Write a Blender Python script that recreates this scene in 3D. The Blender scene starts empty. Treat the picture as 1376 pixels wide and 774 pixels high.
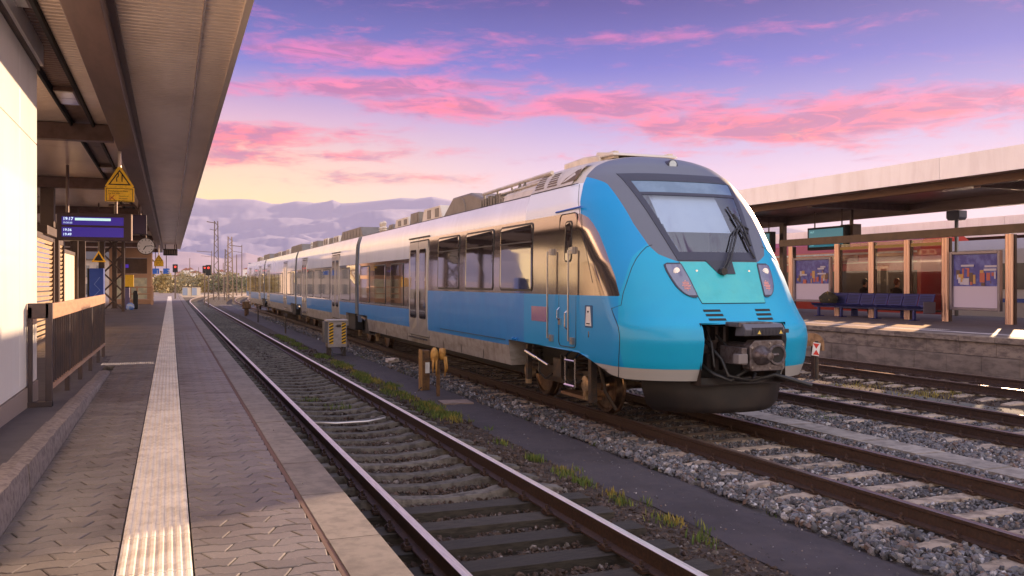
import bpy, bmesh, math, random
import numpy as np
from mathutils import noise as mnoise
from mathutils import Vector, Matrix
random.seed(7); RNG = np.random.default_rng(7)
sc = bpy.context.scene
COL = sc.collection
R = math.radians
# ------------------------------------------------------------------ camera, sun, sky, exposure
CAMA = math.atan(459 / 1200.)
CS, CC = math.sin(CAMA), math.cos(CAMA)
CAMZ = 2.0
cam = bpy.data.objects.new('camera', bpy.data.cameras.new('camera')); COL.objects.link(cam)
cam.location = (0, 0, CAMZ); cam.rotation_euler = (R(90), 0, -CAMA)
cam.data.sensor_width = 36; cam.data.lens = 36 * 1200 / 1376.
cam.data.shift_y = -7 / 1376.; cam.data.clip_start = .05; cam.data.clip_end = 12000
sc.camera = cam
SUN_AZ, SUN_EL = R(51.6), R(14)                       # azimuth from +Y towards +X
sun = bpy.data.objects.new('sun', bpy.data.lights.new('sun', 'SUN')); COL.objects.link(sun)
sun.data.energy = 5.0; sun.data.angle = R(0.6); sun.data.color = (1, .68, .42)
sdir = Vector((math.sin(SUN_AZ) * math.cos(SUN_EL), math.cos(SUN_AZ) * math.cos(SUN_EL), math.sin(SUN_EL)))
sun.rotation_euler = sdir.to_track_quat('Z', 'Y').to_euler()
sc.view_settings.view_transform = 'Standard'; sc.view_settings.look = 'None'
sc.view_settings.exposure = 1.12; sc.view_settings.gamma = 1
sc.cycles.volume_bounces = 1
sc.cycles.max_bounces = 8

def srgb(r, g, b):
    f = lambda c: (c / 255. / 12.92) if c / 255. < .04045 else ((c / 255. + .055) / 1.055) ** 2.4
    return (f(r), f(g), f(b), 1)

class NT:
    """little helper for node trees"""
    def __init__(s, tree): s.t = tree; s.n = tree.nodes; s.l = tree.links
    def add(s, typ, **kw):
        n = s.n.new(typ)
        for k, v in kw.items(): setattr(n, k, v)
        return n
    def put(s, sock, v):
        if isinstance(v, bpy.types.NodeSocket): s.l.new(v, sock)
        elif v is not None: sock.default_value = v
    def m(s, op, a, b=None, c=None, clamp=False):
        n = s.n.new('ShaderNodeMath'); n.operation = op; n.use_clamp = clamp
        s.put(n.inputs[0], a); s.put(n.inputs[1], b)
        if c is not None: s.put(n.inputs[2], c)
        return n.outputs[0]
    def mix(s, f, a, b):
        n = s.n.new('ShaderNodeMix'); n.data_type = 'RGBA'
        s.put(n.inputs[0], f); s.put(n.inputs[6], a); s.put(n.inputs[7], b)
        return n.outputs[2]
    def ramp(s, f, stops, interp='LINEAR'):
        n = s.n.new('ShaderNodeValToRGB'); n.color_ramp.interpolation = interp
        e = n.color_ramp.elements
        while len(e) < len(stops): e.new(.5)
        for i, (p, c) in enumerate(stops):
            e[i].position = p; e[i].color = c if len(c) == 4 else (*c, 1)
        s.put(n.inputs[0], f); return n.outputs[0]
    def smooth(s, v, a, b):
        n = s.n.new('ShaderNodeMapRange'); n.interpolation_type = 'SMOOTHSTEP'
        s.put(n.inputs[0], v); n.inputs[1].default_value = a; n.inputs[2].default_value = b
        return n.outputs[0]
    def noise(s, vec, scale, detail=4, rough=.55, dist=0):
        n = s.n.new('ShaderNodeTexNoise'); s.put(n.inputs['Vector'], vec)
        n.inputs['Scale'].default_value = scale; n.inputs['Detail'].default_value = detail
        n.inputs['Roughness'].default_value = rough; n.inputs['Distortion'].default_value = dist
        return n.outputs[0]
    def comb(s, x, y, z):
        n = s.n.new('ShaderNodeCombineXYZ')
        s.put(n.inputs[0], x); s.put(n.inputs[1], y); s.put(n.inputs[2], z); return n.outputs[0]

def build_world():
    w = bpy.data.worlds.new('World'); sc.world = w; w.use_nodes = True
    w.node_tree.nodes.clear(); N = NT(w.node_tree)
    tc = N.add('ShaderNodeTexCoord'); sep = N.add('ShaderNodeSeparateXYZ'); N.l.new(tc.outputs['Generated'], sep.inputs[0])
    x, y, z = sep.outputs
    el = N.m('MULTIPLY', N.m('ARCSINE', z), 57.2958)
    az = N.m('MULTIPLY', N.m('ARCTAN2', x, y), 57.2958)
    # warm share: towards the low glow left of the frame's centre
    t = N.m('DIVIDE', el, 90., clamp=True)
    def bright(colr, k):
        v = N.add('ShaderNodeVectorMath', operation='SCALE'); N.put(v.inputs[0], colr); N.put(v.inputs['Scale'], k); return v.outputs[0]
    cool = N.ramp(t, [(0, srgb(236, 206, 222)), (.075, srgb(222, 196, 228)), (.11, srgb(170, 158, 222)), (.15, srgb(82, 96, 204)),
                      (.195, srgb(18, 36, 150)), (.3, srgb(60, 78, 168)), (.6, srgb(146, 152, 182)), (1, srgb(166, 172, 188))])
    warm = N.ramp(t, [(0, srgb(255, 232, 170)), (.052, srgb(255, 230, 152)), (.078, srgb(255, 212, 172)), (.112, srgb(216, 172, 204)),
                      (.15, srgb(88, 108, 208)), (.195, srgb(10, 54, 158)), (.3, srgb(60, 84, 168)), (.6, srgb(146, 152, 182)), (1, srgb(166, 172, 188))])
    wf = N.m('SUBTRACT', 1., N.smooth(N.m('ABSOLUTE', N.m('SUBTRACT', az, -6.)), 6, 36))
    left = N.ramp(t, [(0, srgb(255, 214, 150)), (.08, srgb(255, 204, 150)), (.16, srgb(232, 190, 180)), (.3, srgb(176, 160, 196)), (.6, srgb(150, 150, 188)), (1, srgb(160, 164, 192))])
    base = N.mix(wf, cool, warm)
    # the warm western glow goes on to the left of the frame, the rest fades to a pale pastel behind
    back = N.ramp(t, [(0, srgb(222, 192, 168)), (.1, srgb(232, 206, 184)), (.3, srgb(212, 202, 196)), (.6, srgb(176, 176, 192)), (1, srgb(160, 164, 192))])
    base = bright(base, N.m('ADD', 1., N.m('MULTIPLY', N.smooth(el, 22, 60), 1.6)))
    base = N.mix(N.smooth(N.m('ABSOLUTE', N.m('SUBTRACT', az, 21.)), 50, 120), base, bright(back, 3.0))
    lf = N.m('SUBTRACT', 1., N.smooth(N.m('ABSOLUTE', N.m('SUBTRACT', az, -64.)), 26, 66))
    base = N.mix(lf, base, bright(left, N.m('ADD', 2.0, N.m('MULTIPLY', N.m('SUBTRACT', 1., N.smooth(el, 2, 14)), 2.6))))
    # clouds: streaks laid out by compass direction
    c3 = N.comb(N.m('MULTIPLY', az, .055), N.m('MULTIPLY', el, .21), 0.)
    n1 = N.noise(c3, 3.4, 9, .62, .5)
    c4 = N.comb(N.m('ADD', N.m('MULTIPLY', az, .055), 7.), N.m('MULTIPLY', el, .26), 3.)
    n2 = N.noise(c4, 10.5, 7, .66, .7)
    nn = N.m('ADD', N.m('MULTIPLY', n1, .66), N.m('MULTIPLY', n2, .34))
    blobs = [  # az, el, half widths, slope, weight
        (11.5, 14.2, 8.5, 1.0, -.02, 1.0), (13, 12.2, 9.5, .75, .02, 1.0), (16.5, 11.2, 6, .8, -.03, 1.0),
        (26.5, 11.2, 9, 1.1, -.05, 1.0), (36, 9.6, 8, 1.2, -.06, 1.15), (43, 9.8, 9, 1.3, 0, 1.15),
        (3.5, 8.9, 8, .8, 0.03, 1.1), (1.5, 7.6, 6, .6, 0.0, 1.1), (8, 8.0, 9, .5, .02, .6), (2, 14.2, 3, .5, 0, .7),
        (12, 6.6, 7, .45, 0, .55), (34, 15.2, 12, .5, 0, .5), (35, 8.0, 6, .4, 0, .5)]
    tot = None
    for a0, e0, sa, se, k, wgt in blobs:
        da = N.m('SUBTRACT', az, a0); de = N.m('SUBTRACT', N.m('SUBTRACT', el, e0), N.m('MULTIPLY', da, k))
        q = N.m('ADD', N.m('POWER', N.m('DIVIDE', N.m('ABSOLUTE', da), sa), 2.), N.m('POWER', N.m('DIVIDE', N.m('ABSOLUTE', de), se), 2.))
        g = N.m('MULTIPLY', N.m('EXPONENT', N.m('MULTIPLY', q, -1.)), wgt)
        tot = g if tot is None else N.m('MAXIMUM', tot, g)
    # the same kind of streaks everywhere else in the sky
    band = N.m('MULTIPLY', N.smooth(N.noise(N.comb(N.m('MULTIPLY', az, .02), N.m('MULTIPLY', el, .1), 9.), 3., 3), .52, .7), .8)
    outside = N.m('MAXIMUM', N.smooth(el, 18, 24), N.smooth(N.m('ABSOLUTE', N.m('SUBTRACT', az, 21.)), 33, 40))
    tot = N.m('MAXIMUM', tot, N.m('MULTIPLY', N.m('MULTIPLY', band, outside), N.smooth(el, 2, 6)))
    v = N.m('ADD', N.m('MULTIPLY', tot, .62), N.m('SUBTRACT', N.m('MULTIPLY', nn, 1.9), 1.15))
    dens = N.smooth(v, -.14, .36)
    pink = N.ramp(N.m('ADD', t, N.m('MULTIPLY', N.m('SUBTRACT', n2, .5), .10)), [(0, srgb(255, 200, 150)), (.07, srgb(255, 168, 150)), (.095, srgb(252, 104, 130)), (.13, srgb(250, 116, 172)), (.16, srgb(228, 108, 186)), (.3, srgb(170, 100, 180)), (1, srgb(150, 130, 200))])
    dark = srgb(118, 78, 158)
    shade = N.smooth(N.m('ADD', N.noise(c4, 5.0, 7, .64, .9), N.m('MULTIPLY', v, .25)), .50, .68)
    cc = N.mix(N.m('MULTIPLY', shade, .62), pink, dark)
    col = N.mix(N.m('MULTIPLY', dens, .95), base, cc)
    # below the horizon: dull ground tone
    col = N.mix(N.smooth(el, -.5, -3), col, (.10, .085, .09, 1))
    bg = N.add('ShaderNodeBackground'); N.put(bg.inputs[0], col); bg.inputs[1].default_value = 2 ** -sc.view_settings.exposure
    sky = N.add('ShaderNodeTexSky'); sky.sky_type = 'NISHITA'; sky.sun_disc = False
    sky.sun_elevation = SUN_EL; sky.sun_rotation = SUN_AZ
    bg2 = N.add('ShaderNodeBackground'); N.l.new(sky.outputs[0], bg2.inputs[0]); bg2.inputs[1].default_value = .002
    ad = N.add('ShaderNodeAddShader'); N.l.new(bg.outputs[0], ad.inputs[0]); N.l.new(bg2.outputs[0], ad.inputs[1])
    out = N.add('ShaderNodeOutputWorld'); N.l.new(ad.outputs[0], out.inputs[0])
build_world()

# ------------------------------------------------------------------ materials
MATS = {}
def mat(name, col, rough=.6, metal=0., col2=None, nscale=8., nstretch=(1, 1, 1), bump=0., bscale=None, coat=0., rand=0., tint=None,
        spec=None, detail=5, c2lo=.4, c2hi=.65, rvar=0., emit=0., dirt=None):
    if name in MATS: return MATS[name]
    m = bpy.data.materials.new(name); m.use_nodes = True
    N = NT(m.node_tree); b = N.n['Principled BSDF']
    c = (*col, 1) if len(col) == 3 else col
    tc = N.add('ShaderNodeTexCoord'); geo = N.add('ShaderNodeNewGeometry')
    mp = N.add('ShaderNodeMapping'); N.l.new(geo.outputs['Position'], mp.inputs[0]); mp.inputs['Scale'].default_value = nstretch
    vec = mp.outputs[0]
    out = c
    if col2 is not None:
        n = N.noise(vec, nscale, detail, .62)
        c2 = (*col2, 1) if len(col2) == 3 else col2
        out = N.mix(N.smooth(n, c2lo, c2hi), c, c2)
    if rand or tint:
        oi = N.add('ShaderNodeObjectInfo').outputs['Random']
        v = oi
        if tint:
            at = N.add('ShaderNodeAttribute'); at.attribute_name = 'tint'
            v = N.m('FRACT', N.m('ADD', oi, at.outputs['Fac']))
        if isinstance(tint, list):
            base = N.ramp(v, tint)
            if col2 is not None:
                out = N.mix(N.m('MULTIPLY', N.smooth(n, c2lo, c2hi), .6), base, c2)
            else: out = base
        else:
            k = N.m('ADD', 1 - rand, N.m('MULTIPLY', v, 2 * rand))
            mm = N.add('ShaderNodeVectorMath', operation='SCALE')
            N.put(mm.inputs[0], out); N.put(mm.inputs['Scale'], k); out = mm.outputs[0]
    if dirt:                                          # (scale, share, stretch, tone): broad stains and grime
        mp2 = N.add('ShaderNodeMapping'); N.l.new(geo.outputs['Position'], mp2.inputs[0]); mp2.inputs['Scale'].default_value = dirt[2]
        dn = N.noise(mp2.outputs[0], dirt[0], 8, .68, .4)
        dk = N.add('ShaderNodeMix', data_type='RGBA', blend_type='MULTIPLY'); N.put(dk.inputs[0], N.m('MULTIPLY', N.smooth(dn, .42, .68), dirt[1])); N.put(dk.inputs[6], out); dk.inputs[7].default_value = (*dirt[3], 1)
        out = dk.outputs[2]
    N.put(b.inputs['Base Color'], out)
    b.inputs['Roughness'].default_value = rough; b.inputs['Metallic'].default_value = metal
    if rvar:
        N.put(b.inputs['Roughness'], N.m('ADD', rough - rvar, N.m('MULTIPLY', N.noise(vec, nscale * 1.7, 4), 2 * rvar)))
    if coat: b.inputs['Coat Weight'].default_value = coat; b.inputs['Coat Roughness'].default_value = .04
    if spec is not None: b.inputs['Specular IOR Level'].default_value = spec
    if bump:
        bp = N.add('ShaderNodeBump'); bp.inputs['Strength'].default_value = 1; bp.inputs['Distance'].default_value = bump
        N.put(bp.inputs['Height'], N.noise(vec, bscale or nscale * 2, 5, .65)); N.l.new(bp.outputs[0], b.inputs['Normal'])
    if emit:
        N.put(b.inputs['Emission Color'], c); b.inputs['Emission Strength'].default_value = emit
    MATS[name] = m; return m

def glass(name, tintc, ior_gloss=.12, rough=.02):
    if name in MATS: return MATS[name]
    m = bpy.data.materials.new(name); m.use_nodes = True; N = NT(m.node_tree); N.n.clear()
    tr = N.add('ShaderNodeBsdfTransparent'); tr.inputs[0].default_value = (*tintc, 1)
    gl = N.add('ShaderNodeBsdfGlossy'); gl.inputs['Roughness'].default_value = rough; gl.inputs[0].default_value = (.95, .95, .95, 1)
    fr = N.add('ShaderNodeFresnel'); N.put(fr.inputs[0], N.m('SUBTRACT', 1.52, N.m('MULTIPLY', N.add('ShaderNodeNewGeometry').outputs['Backfacing'], .862)))
    mx = N.add('ShaderNodeMixShader'); N.put(mx.inputs[0], N.m('ADD', fr.outputs[0], ior_gloss - .04, clamp=True))
    N.l.new(tr.outputs[0], mx.inputs[1]); N.l.new(gl.outputs[0], mx.inputs[2])
    o = N.add('ShaderNodeOutputMaterial'); N.l.new(mx.outputs[0], o.inputs[0])
    MATS[name] = m; return m

# ------------------------------------------------------------------ mesh helpers
class MB:
    def __init__(s): s.v = []; s.f = []; s.mi = []; s.t = []
    def add(s, vs, fs, mi=0, tint=0.):
        o = len(s.v); s.v.extend(tuple(map(float, p)) for p in vs)
        for f in fs: s.f.append(tuple(i + o for i in f)); s.mi.append(mi); s.t.append(tint)
        return s
    def box(s, x0, x1, y0, y1, z0, z1, mi=0, tint=0.):
        vs = [(x, y, z) for z in (z0, z1) for y in (y0, y1) for x in (x0, x1)]
        return s.add(vs, [(0, 2, 3, 1), (4, 5, 7, 6), (0, 1, 5, 4), (2, 6, 7, 3), (0, 4, 6, 2), (1, 3, 7, 5)], mi, tint)
    def obox(s, c, size, rz=0, mi=0, rx=0, ry=0):
        M = Matrix.Rotation(rz, 3, 'Z') @ Matrix.Rotation(ry, 3, 'Y') @ Matrix.Rotation(rx, 3, 'X'); h = [k / 2 for k in size]; c = Vector(c)
        vs = [c + M @ Vector((sx * h[0], sy * h[1], sz * h[2])) for sz in (-1, 1) for sy in (-1, 1) for sx in (-1, 1)]
        return s.add(vs, [(0, 2, 3, 1), (4, 5, 7, 6), (0, 1, 5, 4), (2, 6, 7, 3), (0, 4, 6, 2), (1, 3, 7, 5)], mi)
    def tube(s, pts, r, n=8, mi=0, cap=True, r2=None):
        pts = [Vector(p) for p in pts]; rings = []
        for i, p in enumerate(pts):
            d = (pts[min(i + 1, len(pts) - 1)] - pts[max(i - 1, 0)]).normalized()
            a = d.orthogonal().normalized() if i == 0 else (rings_a - d * rings_a.dot(d)).normalized()
            rings_a = a; b = d.cross(a)
            rr = r if r2 is None else r + (r2 - r) * i / (len(pts) - 1)
            rings.append([p + (a * math.cos(t) + b * math.sin(t)) * rr for t in [2 * math.pi * k / n for k in range(n)]])
        vs = [q for rg in rings for q in rg]; fs = []
        for i in range(len(pts) - 1):
            for k in range(n): fs.append((i * n + k, i * n + (k + 1) % n, (i + 1) * n + (k + 1) % n, (i + 1) * n + k))
        if cap: fs.append(tuple(range(n - 1, -1, -1))); fs.append(tuple((len(pts) - 1) * n + k for k in range(n)))
        return s.add(vs, fs, mi)
    def lathe(s, prof, c, axis='X', n=24, mi=0):
        vs = []; c = Vector(c)
        for (a, r) in prof:
            for k in range(n):
                t = 2 * math.pi * k / n; p = (a, r * math.cos(t), r * math.sin(t))
                if axis == 'Y': p = (p[1], p[0], p[2])
                if axis == 'Z': p = (p[1], p[2], p[0])
                vs.append(c + Vector(p))
        fs = [(i * n + k, i * n + (k + 1) % n, (i + 1) * n + (k + 1) % n, (i + 1) * n + k) for i in range(len(prof) - 1) for k in range(n)]
        fs.append(tuple(range(n - 1, -1, -1))); fs.append(tuple((len(prof) - 1) * n + k for k in range(n)))
        return s.add(vs, fs, mi)
    def prism(s, poly, axis, a, b, mi=0):
        """poly: 2D outline; axis 'X': (y,z), 'Y': (x,z), 'Z': (x,y)"""
        def P(p, q): return {'X': (q, p[0], p[1]), 'Y': (p[0], q, p[1]), 'Z': (p[0], p[1], q)}[axis]
        n = len(poly); vs = [P(p, a) for p in poly] + [P(p, b) for p in poly]
        fs = [(k, (k + 1) % n, n + (k + 1) % n, n + k) for k in range(n)] + [tuple(range(n - 1, -1, -1)), tuple(range(n, 2 * n))]
        return s.add(vs, fs, mi)
    def grid(s, rows, mi=0):
        n = len(rows[0]); vs = [p for r in rows for p in r]
        return s.add(vs, [(i * n + k, i * n + k + 1, (i + 1) * n + k + 1, (i + 1) * n + k) for i in range(len(rows) - 1) for k in range(n - 1)], mi)
    def mesh(s, name, mats, o=(0, 0, 0), smooth=False, fixn=True):
        me = bpy.data.meshes.new(name)
        me.from_pydata([(p[0] - o[0], p[1] - o[1], p[2] - o[2]) for p in s.v], [], s.f)
        for m in (mats if isinstance(mats, (list, tuple)) else [mats]): me.materials.append(m)
        me.polygons.foreach_set('material_index', s.mi)
        if any(s.t):
            at = me.attributes.new('tint', 'FLOAT', 'FACE'); at.data.foreach_set('value', s.t)
        if fixn:
            bm = bmesh.new(); bm.from_mesh(me); bmesh.ops.recalc_face_normals(bm, faces=bm.faces); bm.to_mesh(me); bm.free()
        if smooth: me.polygons.foreach_set('use_smooth', [True] * len(me.polygons))
        me.update(); return me
    def build(s, name, mats, parent=None, o=None, smooth=False, kind=None, bevel=0, fixn=True):
        """vertices are in world space; o (or the parent thing's place) is taken off"""
        if o is None: o = root_loc(parent)
        ob = bpy.data.objects.new(name, s.mesh(name, mats, o, smooth, fixn)); COL.objects.link(ob)
        if parent is not None: ob.parent = parent
        else: ob.location = o
        if kind: ob['kind'] = kind
        if bevel:
            bv = ob.modifiers.new('bevel', 'BEVEL'); bv.width = bevel; bv.segments = 2; bv.limit_method = 'ANGLE'
        if smooth == 'auto' or bevel:
            pass
        return ob

def root_loc(p):
    if p is None: return (0, 0, 0)
    while p.parent is not None: p = p.parent
    return tuple(p.location)
def tag(o, label, cat, group=None):
    o['label'] = label; o['category'] = cat
    if group: o['group'] = group
    return o
def thing(name, label, cat, loc=(0, 0, 0), group=None, rz=0):
    o = bpy.data.objects.new(name, None); COL.objects.link(o); o.location = loc; o.rotation_euler.z = rz; o.empty_display_size = .2
    return tag(o, label, cat, group)
def inst(name, mesh, parent, loc=(0, 0, 0), rot=(0, 0, 0), scale=None):
    """object sharing a mesh, placed in world space under an unrotated root"""
    ob = bpy.data.objects.new(name, mesh); COL.objects.link(ob)
    r = root_loc(parent); ob.location = (loc[0] - r[0], loc[1] - r[1], loc[2] - r[2]); ob.rotation_euler = rot
    if scale: ob.scale = scale
    if parent is not None: ob.parent = parent
    return ob
def copy_tree(o, label=None, loc=None, parent=None):
    c = o.copy(); COL.objects.link(c); c.parent = parent
    if label: c['label'] = label
    if loc: c.location = loc
    for ch in list(KIDS(o)): copy_tree(ch, parent=c)
    return c
def KIDS(o): return [x for x in bpy.data.objects if x.parent == o]
def shade_auto(ob, ang=40):
    me = ob.data; bm = bmesh.new(); bm.from_mesh(me)
    for f in bm.faces: f.smooth = True
    for e in bm.edges:
        if len(e.link_faces) == 2 and e.calc_face_angle(0) > R(ang): e.smooth = False
    bm.to_mesh(me); bm.free(); return ob
def text_into(mb, txt, o, size, ux, uz, mi=0, depth=.004, bold=0):
    """text as mesh faces, o = lower left corner, ux/uz = unit vectors"""
    cu = bpy.data.curves.new('t', 'FONT'); cu.body = txt; cu.size = size; cu.extrude = 0; cu.offset = bold; cu.resolution_u = 2
    ob = bpy.data.objects.new('t', cu); COL.objects.link(ob); bpy.context.view_layer.update()
    me = bpy.data.meshes.new_from_object(ob.evaluated_get(bpy.context.evaluated_depsgraph_get()))
    o = Vector(o); ux = Vector(ux); uz = Vector(uz); nr = ux.cross(uz)
    vs = [o + ux * v.co.x + uz * v.co.y + nr * depth for v in me.vertices]
    mb.add(vs, [tuple(p.vertices) for p in me.polygons], mi)
    bpy.data.objects.remove(ob); bpy.data.curves.remove(cu); bpy.data.meshes.remove(me)
def rrect(y0, y1, z0, z1, r, n=4):
    pts = []
    for cy, cz, a0 in ((y1 - r, z1 - r, 0), (y0 + r, z1 - r, 90), (y0 + r, z0 + r, 180), (y1 - r, z0 + r, 270)):
        for k in range(n + 1):
            a = R(a0 + 90 * k / n); pts.append((cy + r * math.cos(a), cz + r * math.sin(a)))
    return pts
def lerp_tab(x, t): return float(np.interp(x, [a for a, b in t], [b for a, b in t]))
def in_view(x, y, z, mrg=60):
    Z = x * CS + y * CC; xc = x * CC - y * CS
    px = 688 + 1200 * xc / np.maximum(Z, .1); py = 380 - 1200 * (z - CAMZ) / np.maximum(Z, .1)
    return (Z > 1) & (px > -mrg) & (px < 1376 + mrg) & (py < 774 + mrg)

# common materials
M_rust = mat('rail_rust', (.050, .030, .024), .5, .3, (.085, .046, .032), 30, bump=.002)
M_railtop = mat('rail_polished', (1.0, .86, .76), .40, .6, (.80, .66, .57), 6, (20, .6, 1))
M_railtop2 = mat('rail_top_dull', (.34, .24, .19), .36, .8, (.20, .13, .10), 8, (20, .6, 1))
M_conc = mat('sleeper_concrete', (.13, .115, .10), .85, 0, (.055, .046, .040), 9, bump=.006, bscale=40, rand=.2)
M_conc_l = mat('sleeper_concrete_pale', (.38, .30, .235), .85, 0, (.17, .13, .10), 7, bump=.005, bscale=40, rand=.15)
M_wood = mat('sleeper_timber', (.055, .045, .036), .8, 0, (.022, .018, .015), 6, (1.2, 14, 8), bump=.008, bscale=14, rand=.25)
M_steel = mat('dark_steel', (.055, .048, .045), .5, .5, (.10, .065, .045), 12, bump=.002)
M_black = mat('black_matt', (.012, .011, .012), .7)
M_rubber = mat('black_rubber', (.02, .02, .022), .45)
M_yellow = mat('sign_yellow', (1.0, .58, .015), .4, 0, (.85, .47, .02), 20)
M_white = mat('white_paint', (.78, .76, .74), .4, 0, (.62, .59, .57), 4)
M_bronze = mat('bronze_column', (.70, .45, .34), .36, 1., (.58, .36, .27), .3, (1, 1, 1))
M_brown = mat('brown_steel', (.10, .062, .048), .4, .35, (.075, .046, .038), 3, bump=.0005)

# ------------------------------------------------------------------ ground, track beds, path
PZ = .715                                             # left platform surface
T1, T2, T3, T4 = 2.65, 7.03, 11.25, 15.55             # track centres
def sheet(name, xs, zs, y0, y1, m, ny=2, jit=0, kind='structure', ys=None, seed=3, ejit=0):
    rg = np.random.default_rng(seed); yy = ys if ys is not None else np.linspace(y0, y1, ny); mb = MB()
    wob = np.cumsum(rg.normal(0, ejit, len(yy))) * .0 + np.convolve(rg.normal(0, 1, len(yy) + 8), np.ones(9) / 9, 'valid')[:len(yy)] * ejit
    wob2 = np.convolve(rg.normal(0, 1, len(yy) + 8), np.ones(9) / 9, 'valid')[:len(yy)] * ejit
    rows = []
    for j, y in enumerate(yy):
        row = []
        for k, (x, z) in enumerate(zip(xs, zs)):
            xx = x + (wob[j] if k < 2 else (wob2[j] if k > len(xs) - 3 else 0))
            row.append((xx, y, z + (rg.normal(0, jit) if jit else 0)))
        rows.append(row)
    mb.grid(rows); return mb.build(name, m, kind=kind, smooth=True)
M_ground = mat('dry_ground', (.115, .085, .068), .95, 0, (.075, .065, .045), .3, bump=.01, bscale=4)
g = MB(); g.grid([[(x, y, -.40) for x in (-4000, -60, 0, 60, 4000)] for y in (-300, 0, 60, 300, 4200)])
g.build('ground', M_ground, kind='structure')
M_dirt = mat('brown_ballast_bed', (.060, .040, .030), .95, 0, (.028, .020, .017), 14, bump=.03, bscale=26)
M_gbed = mat('grey_ballast_bed', (.060, .053, .054), .95, 0, (.10, .092, .095), 16, bump=.03, bscale=24)
M_asph = mat('path_asphalt', (.050, .040, .047), .82, 0, (.060, .047, .050), 5, bump=.004, bscale=160, rvar=.08, dirt=(1.5, .7, (1, .6, 1), (.5, .46, .46)))
M_fine = mat('fine_grey_gravel', (.10, .10, .095), .95, 0, (.13, .11, .09), 6, bump=.006, bscale=120)
yy = np.concatenate([np.linspace(-6, 30, 200), np.linspace(30.6, 95, 60)])
sheet('track_bed', [.95, 1.5, 2.1, 2.65, 3.2, 3.9, 4.3, 4.75], [-.26, -.25, -.27, -.28, -.27, -.25, -.24, -.25], 0, 0, M_dirt, jit=.008, ys=yy)
sheet('path', [4.46, 4.56, 4.9, 5.25, 5.38], [-.235, -.218, -.210, -.215, -.235], 0, 0, M_asph, jit=.0015, ys=yy, ejit=.10, seed=5)
sheet('track_bed', [5.2, 5.6, 6.2, 7.03, 7.9, 8.4, 8.85], [-.25, -.215, -.21, -.22, -.21, -.215, -.235], 0, 0, M_gbed, jit=.008, ys=yy, seed=6)
sheet('track_bed', [8.8, 9.6, 10.4, 11.25, 12.2, 12.8], [-.24, -.235, -.225, -.225, -.225, -.25], 0, 0, M_gbed, jit=.008, ys=yy, seed=7)
sheet('path', [12.55, 12.7, 13.3, 13.8, 13.9], [-.245, -.225, -.22, -.225, -.25], 0, 0, M_fine, jit=.002, ys=yy, ejit=.12, seed=8)
sheet('track_bed', [13.7, 14.4, 15.5, 16.4, 17.6], [-.25, -.235, -.235, -.235, -.24], 0, 0, M_dirt, jit=.008, ys=yy, seed=9)
far = MB(); far.grid([[(x, y, -.30) for x in (.9, 30)] for y in (94, 150)]); far.build('track_bed', M_dirt, kind='structure')
sand = MB(); sand.grid([[(x, y, -.29 + .002 * (y > 150)) for x in (-25, 34)] for y in (150.5, 330)])
sand.build('ground', mat('pale_ground', (.42, .33, .24), .95, 0, (.30, .22, .16), .8), kind='structure')

# ---- rails, sleepers, fastenings
RAILP = [(-.07, -.17), (.07, -.17), (.07, -.155), (.012, -.135), (.010, -.045), (.036, -.032), (.036, -.004), (.026, 0), (-.026, 0), (-.036, -.004), (-.036, -.032), (-.010, -.045), (-.012, -.135), (-.07, -.155)]
def rail_mesh(mb, pathf, ys, off):
    n = len(RAILP); vs = []; fs = []; mi = []
    for y in ys:
        cx, ang = pathf(y)
        for (u, z) in RAILP:
            d = off + u; vs.append((cx + d * math.cos(ang), y - d * math.sin(ang), z))
    o = len(mb.v); mb.v.extend(vs)
    for i in range(len(ys) - 1):
        for k in range(n):
            mb.f.append((o + i * n + k, o + i * n + (k + 1) % n, o + (i + 1) * n + (k + 1) % n, o + (i + 1) * n + k))
            mb.mi.append(1 if k in (6, 7, 8) else 0); mb.t.append(0)
    for i in (0, len(ys) - 1):
        mb.f.append(tuple(o + i * n + k for k in range(n))); mb.mi.append(0); mb.t.append(0)
def sleeper_mesh(kind, L=2.6):
    mb = MB()
    if kind == 'timber':
        mb.box(-L / 2, L / 2, -.13, .13, -.16, 0)
        return mb.mesh('sleeper', M_wood)
    prof = [(-L / 2, -.05, .09, .14), (-1.08, -.012, .10, .15), (-.93, .0, .10, .15), (-.58, .0, .10, .15), (-.45, -.03, .085, .14), (0, -.055, .075, .13),
            (.45, -.03, .085, .14), (.58, .0, .10, .15), (.93, .0, .10, .15), (1.08, -.012, .10, .15), (L / 2, -.05, .09, .14)]
    if kind == 'flat': prof = [(-L / 2, -.03, .085, .12), (-1.0, 0, .09, .12), (0, -.012, .085, .12), (1.0, 0, .09, .12), (L / 2, -.03, .085, .12)]
    vs = []; fs = []
    for (x, z, w, wb) in prof: vs += [(x, -wb, -.18), (x, -w - .012, z - .02), (x, -w, z), (x, w, z), (x, w + .012, z - .02), (x, wb, -.18)]
    for i in range(len(prof) - 1):
        for k in range(6): fs.append((i * 6 + k, i * 6 + (k + 1) % 6, i * 6 + 6 + (k + 1) % 6, i * 6 + 6 + k))
    fs += [tuple(range(6)), tuple((len(prof) - 1) * 6 + k for k in range(6))]
    mb.add(vs, fs); return mb.mesh('sleeper', M_conc if kind == 'curved' else M_conc_l)
def clip_mesh():
    mb = MB()
    mb.box(.022, .125, -.075, .075, 0.001, .022)
    mb.tube([(.095, 0, .02), (.095, 0, .085)], .014, 6)
    mb.lathe([(0.03, .028), (.05, .028), (.052, .02)], (.095, 0, 0), 'Z', 6)
    mb.tube([(.06, -.045, .02), (.115, -.05, .028), (.12, 0, .045), (.115, .05, .028), (.06, .045, .02)], .010, 5)
    return mb.mesh('rail_clip', M_rust)
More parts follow.
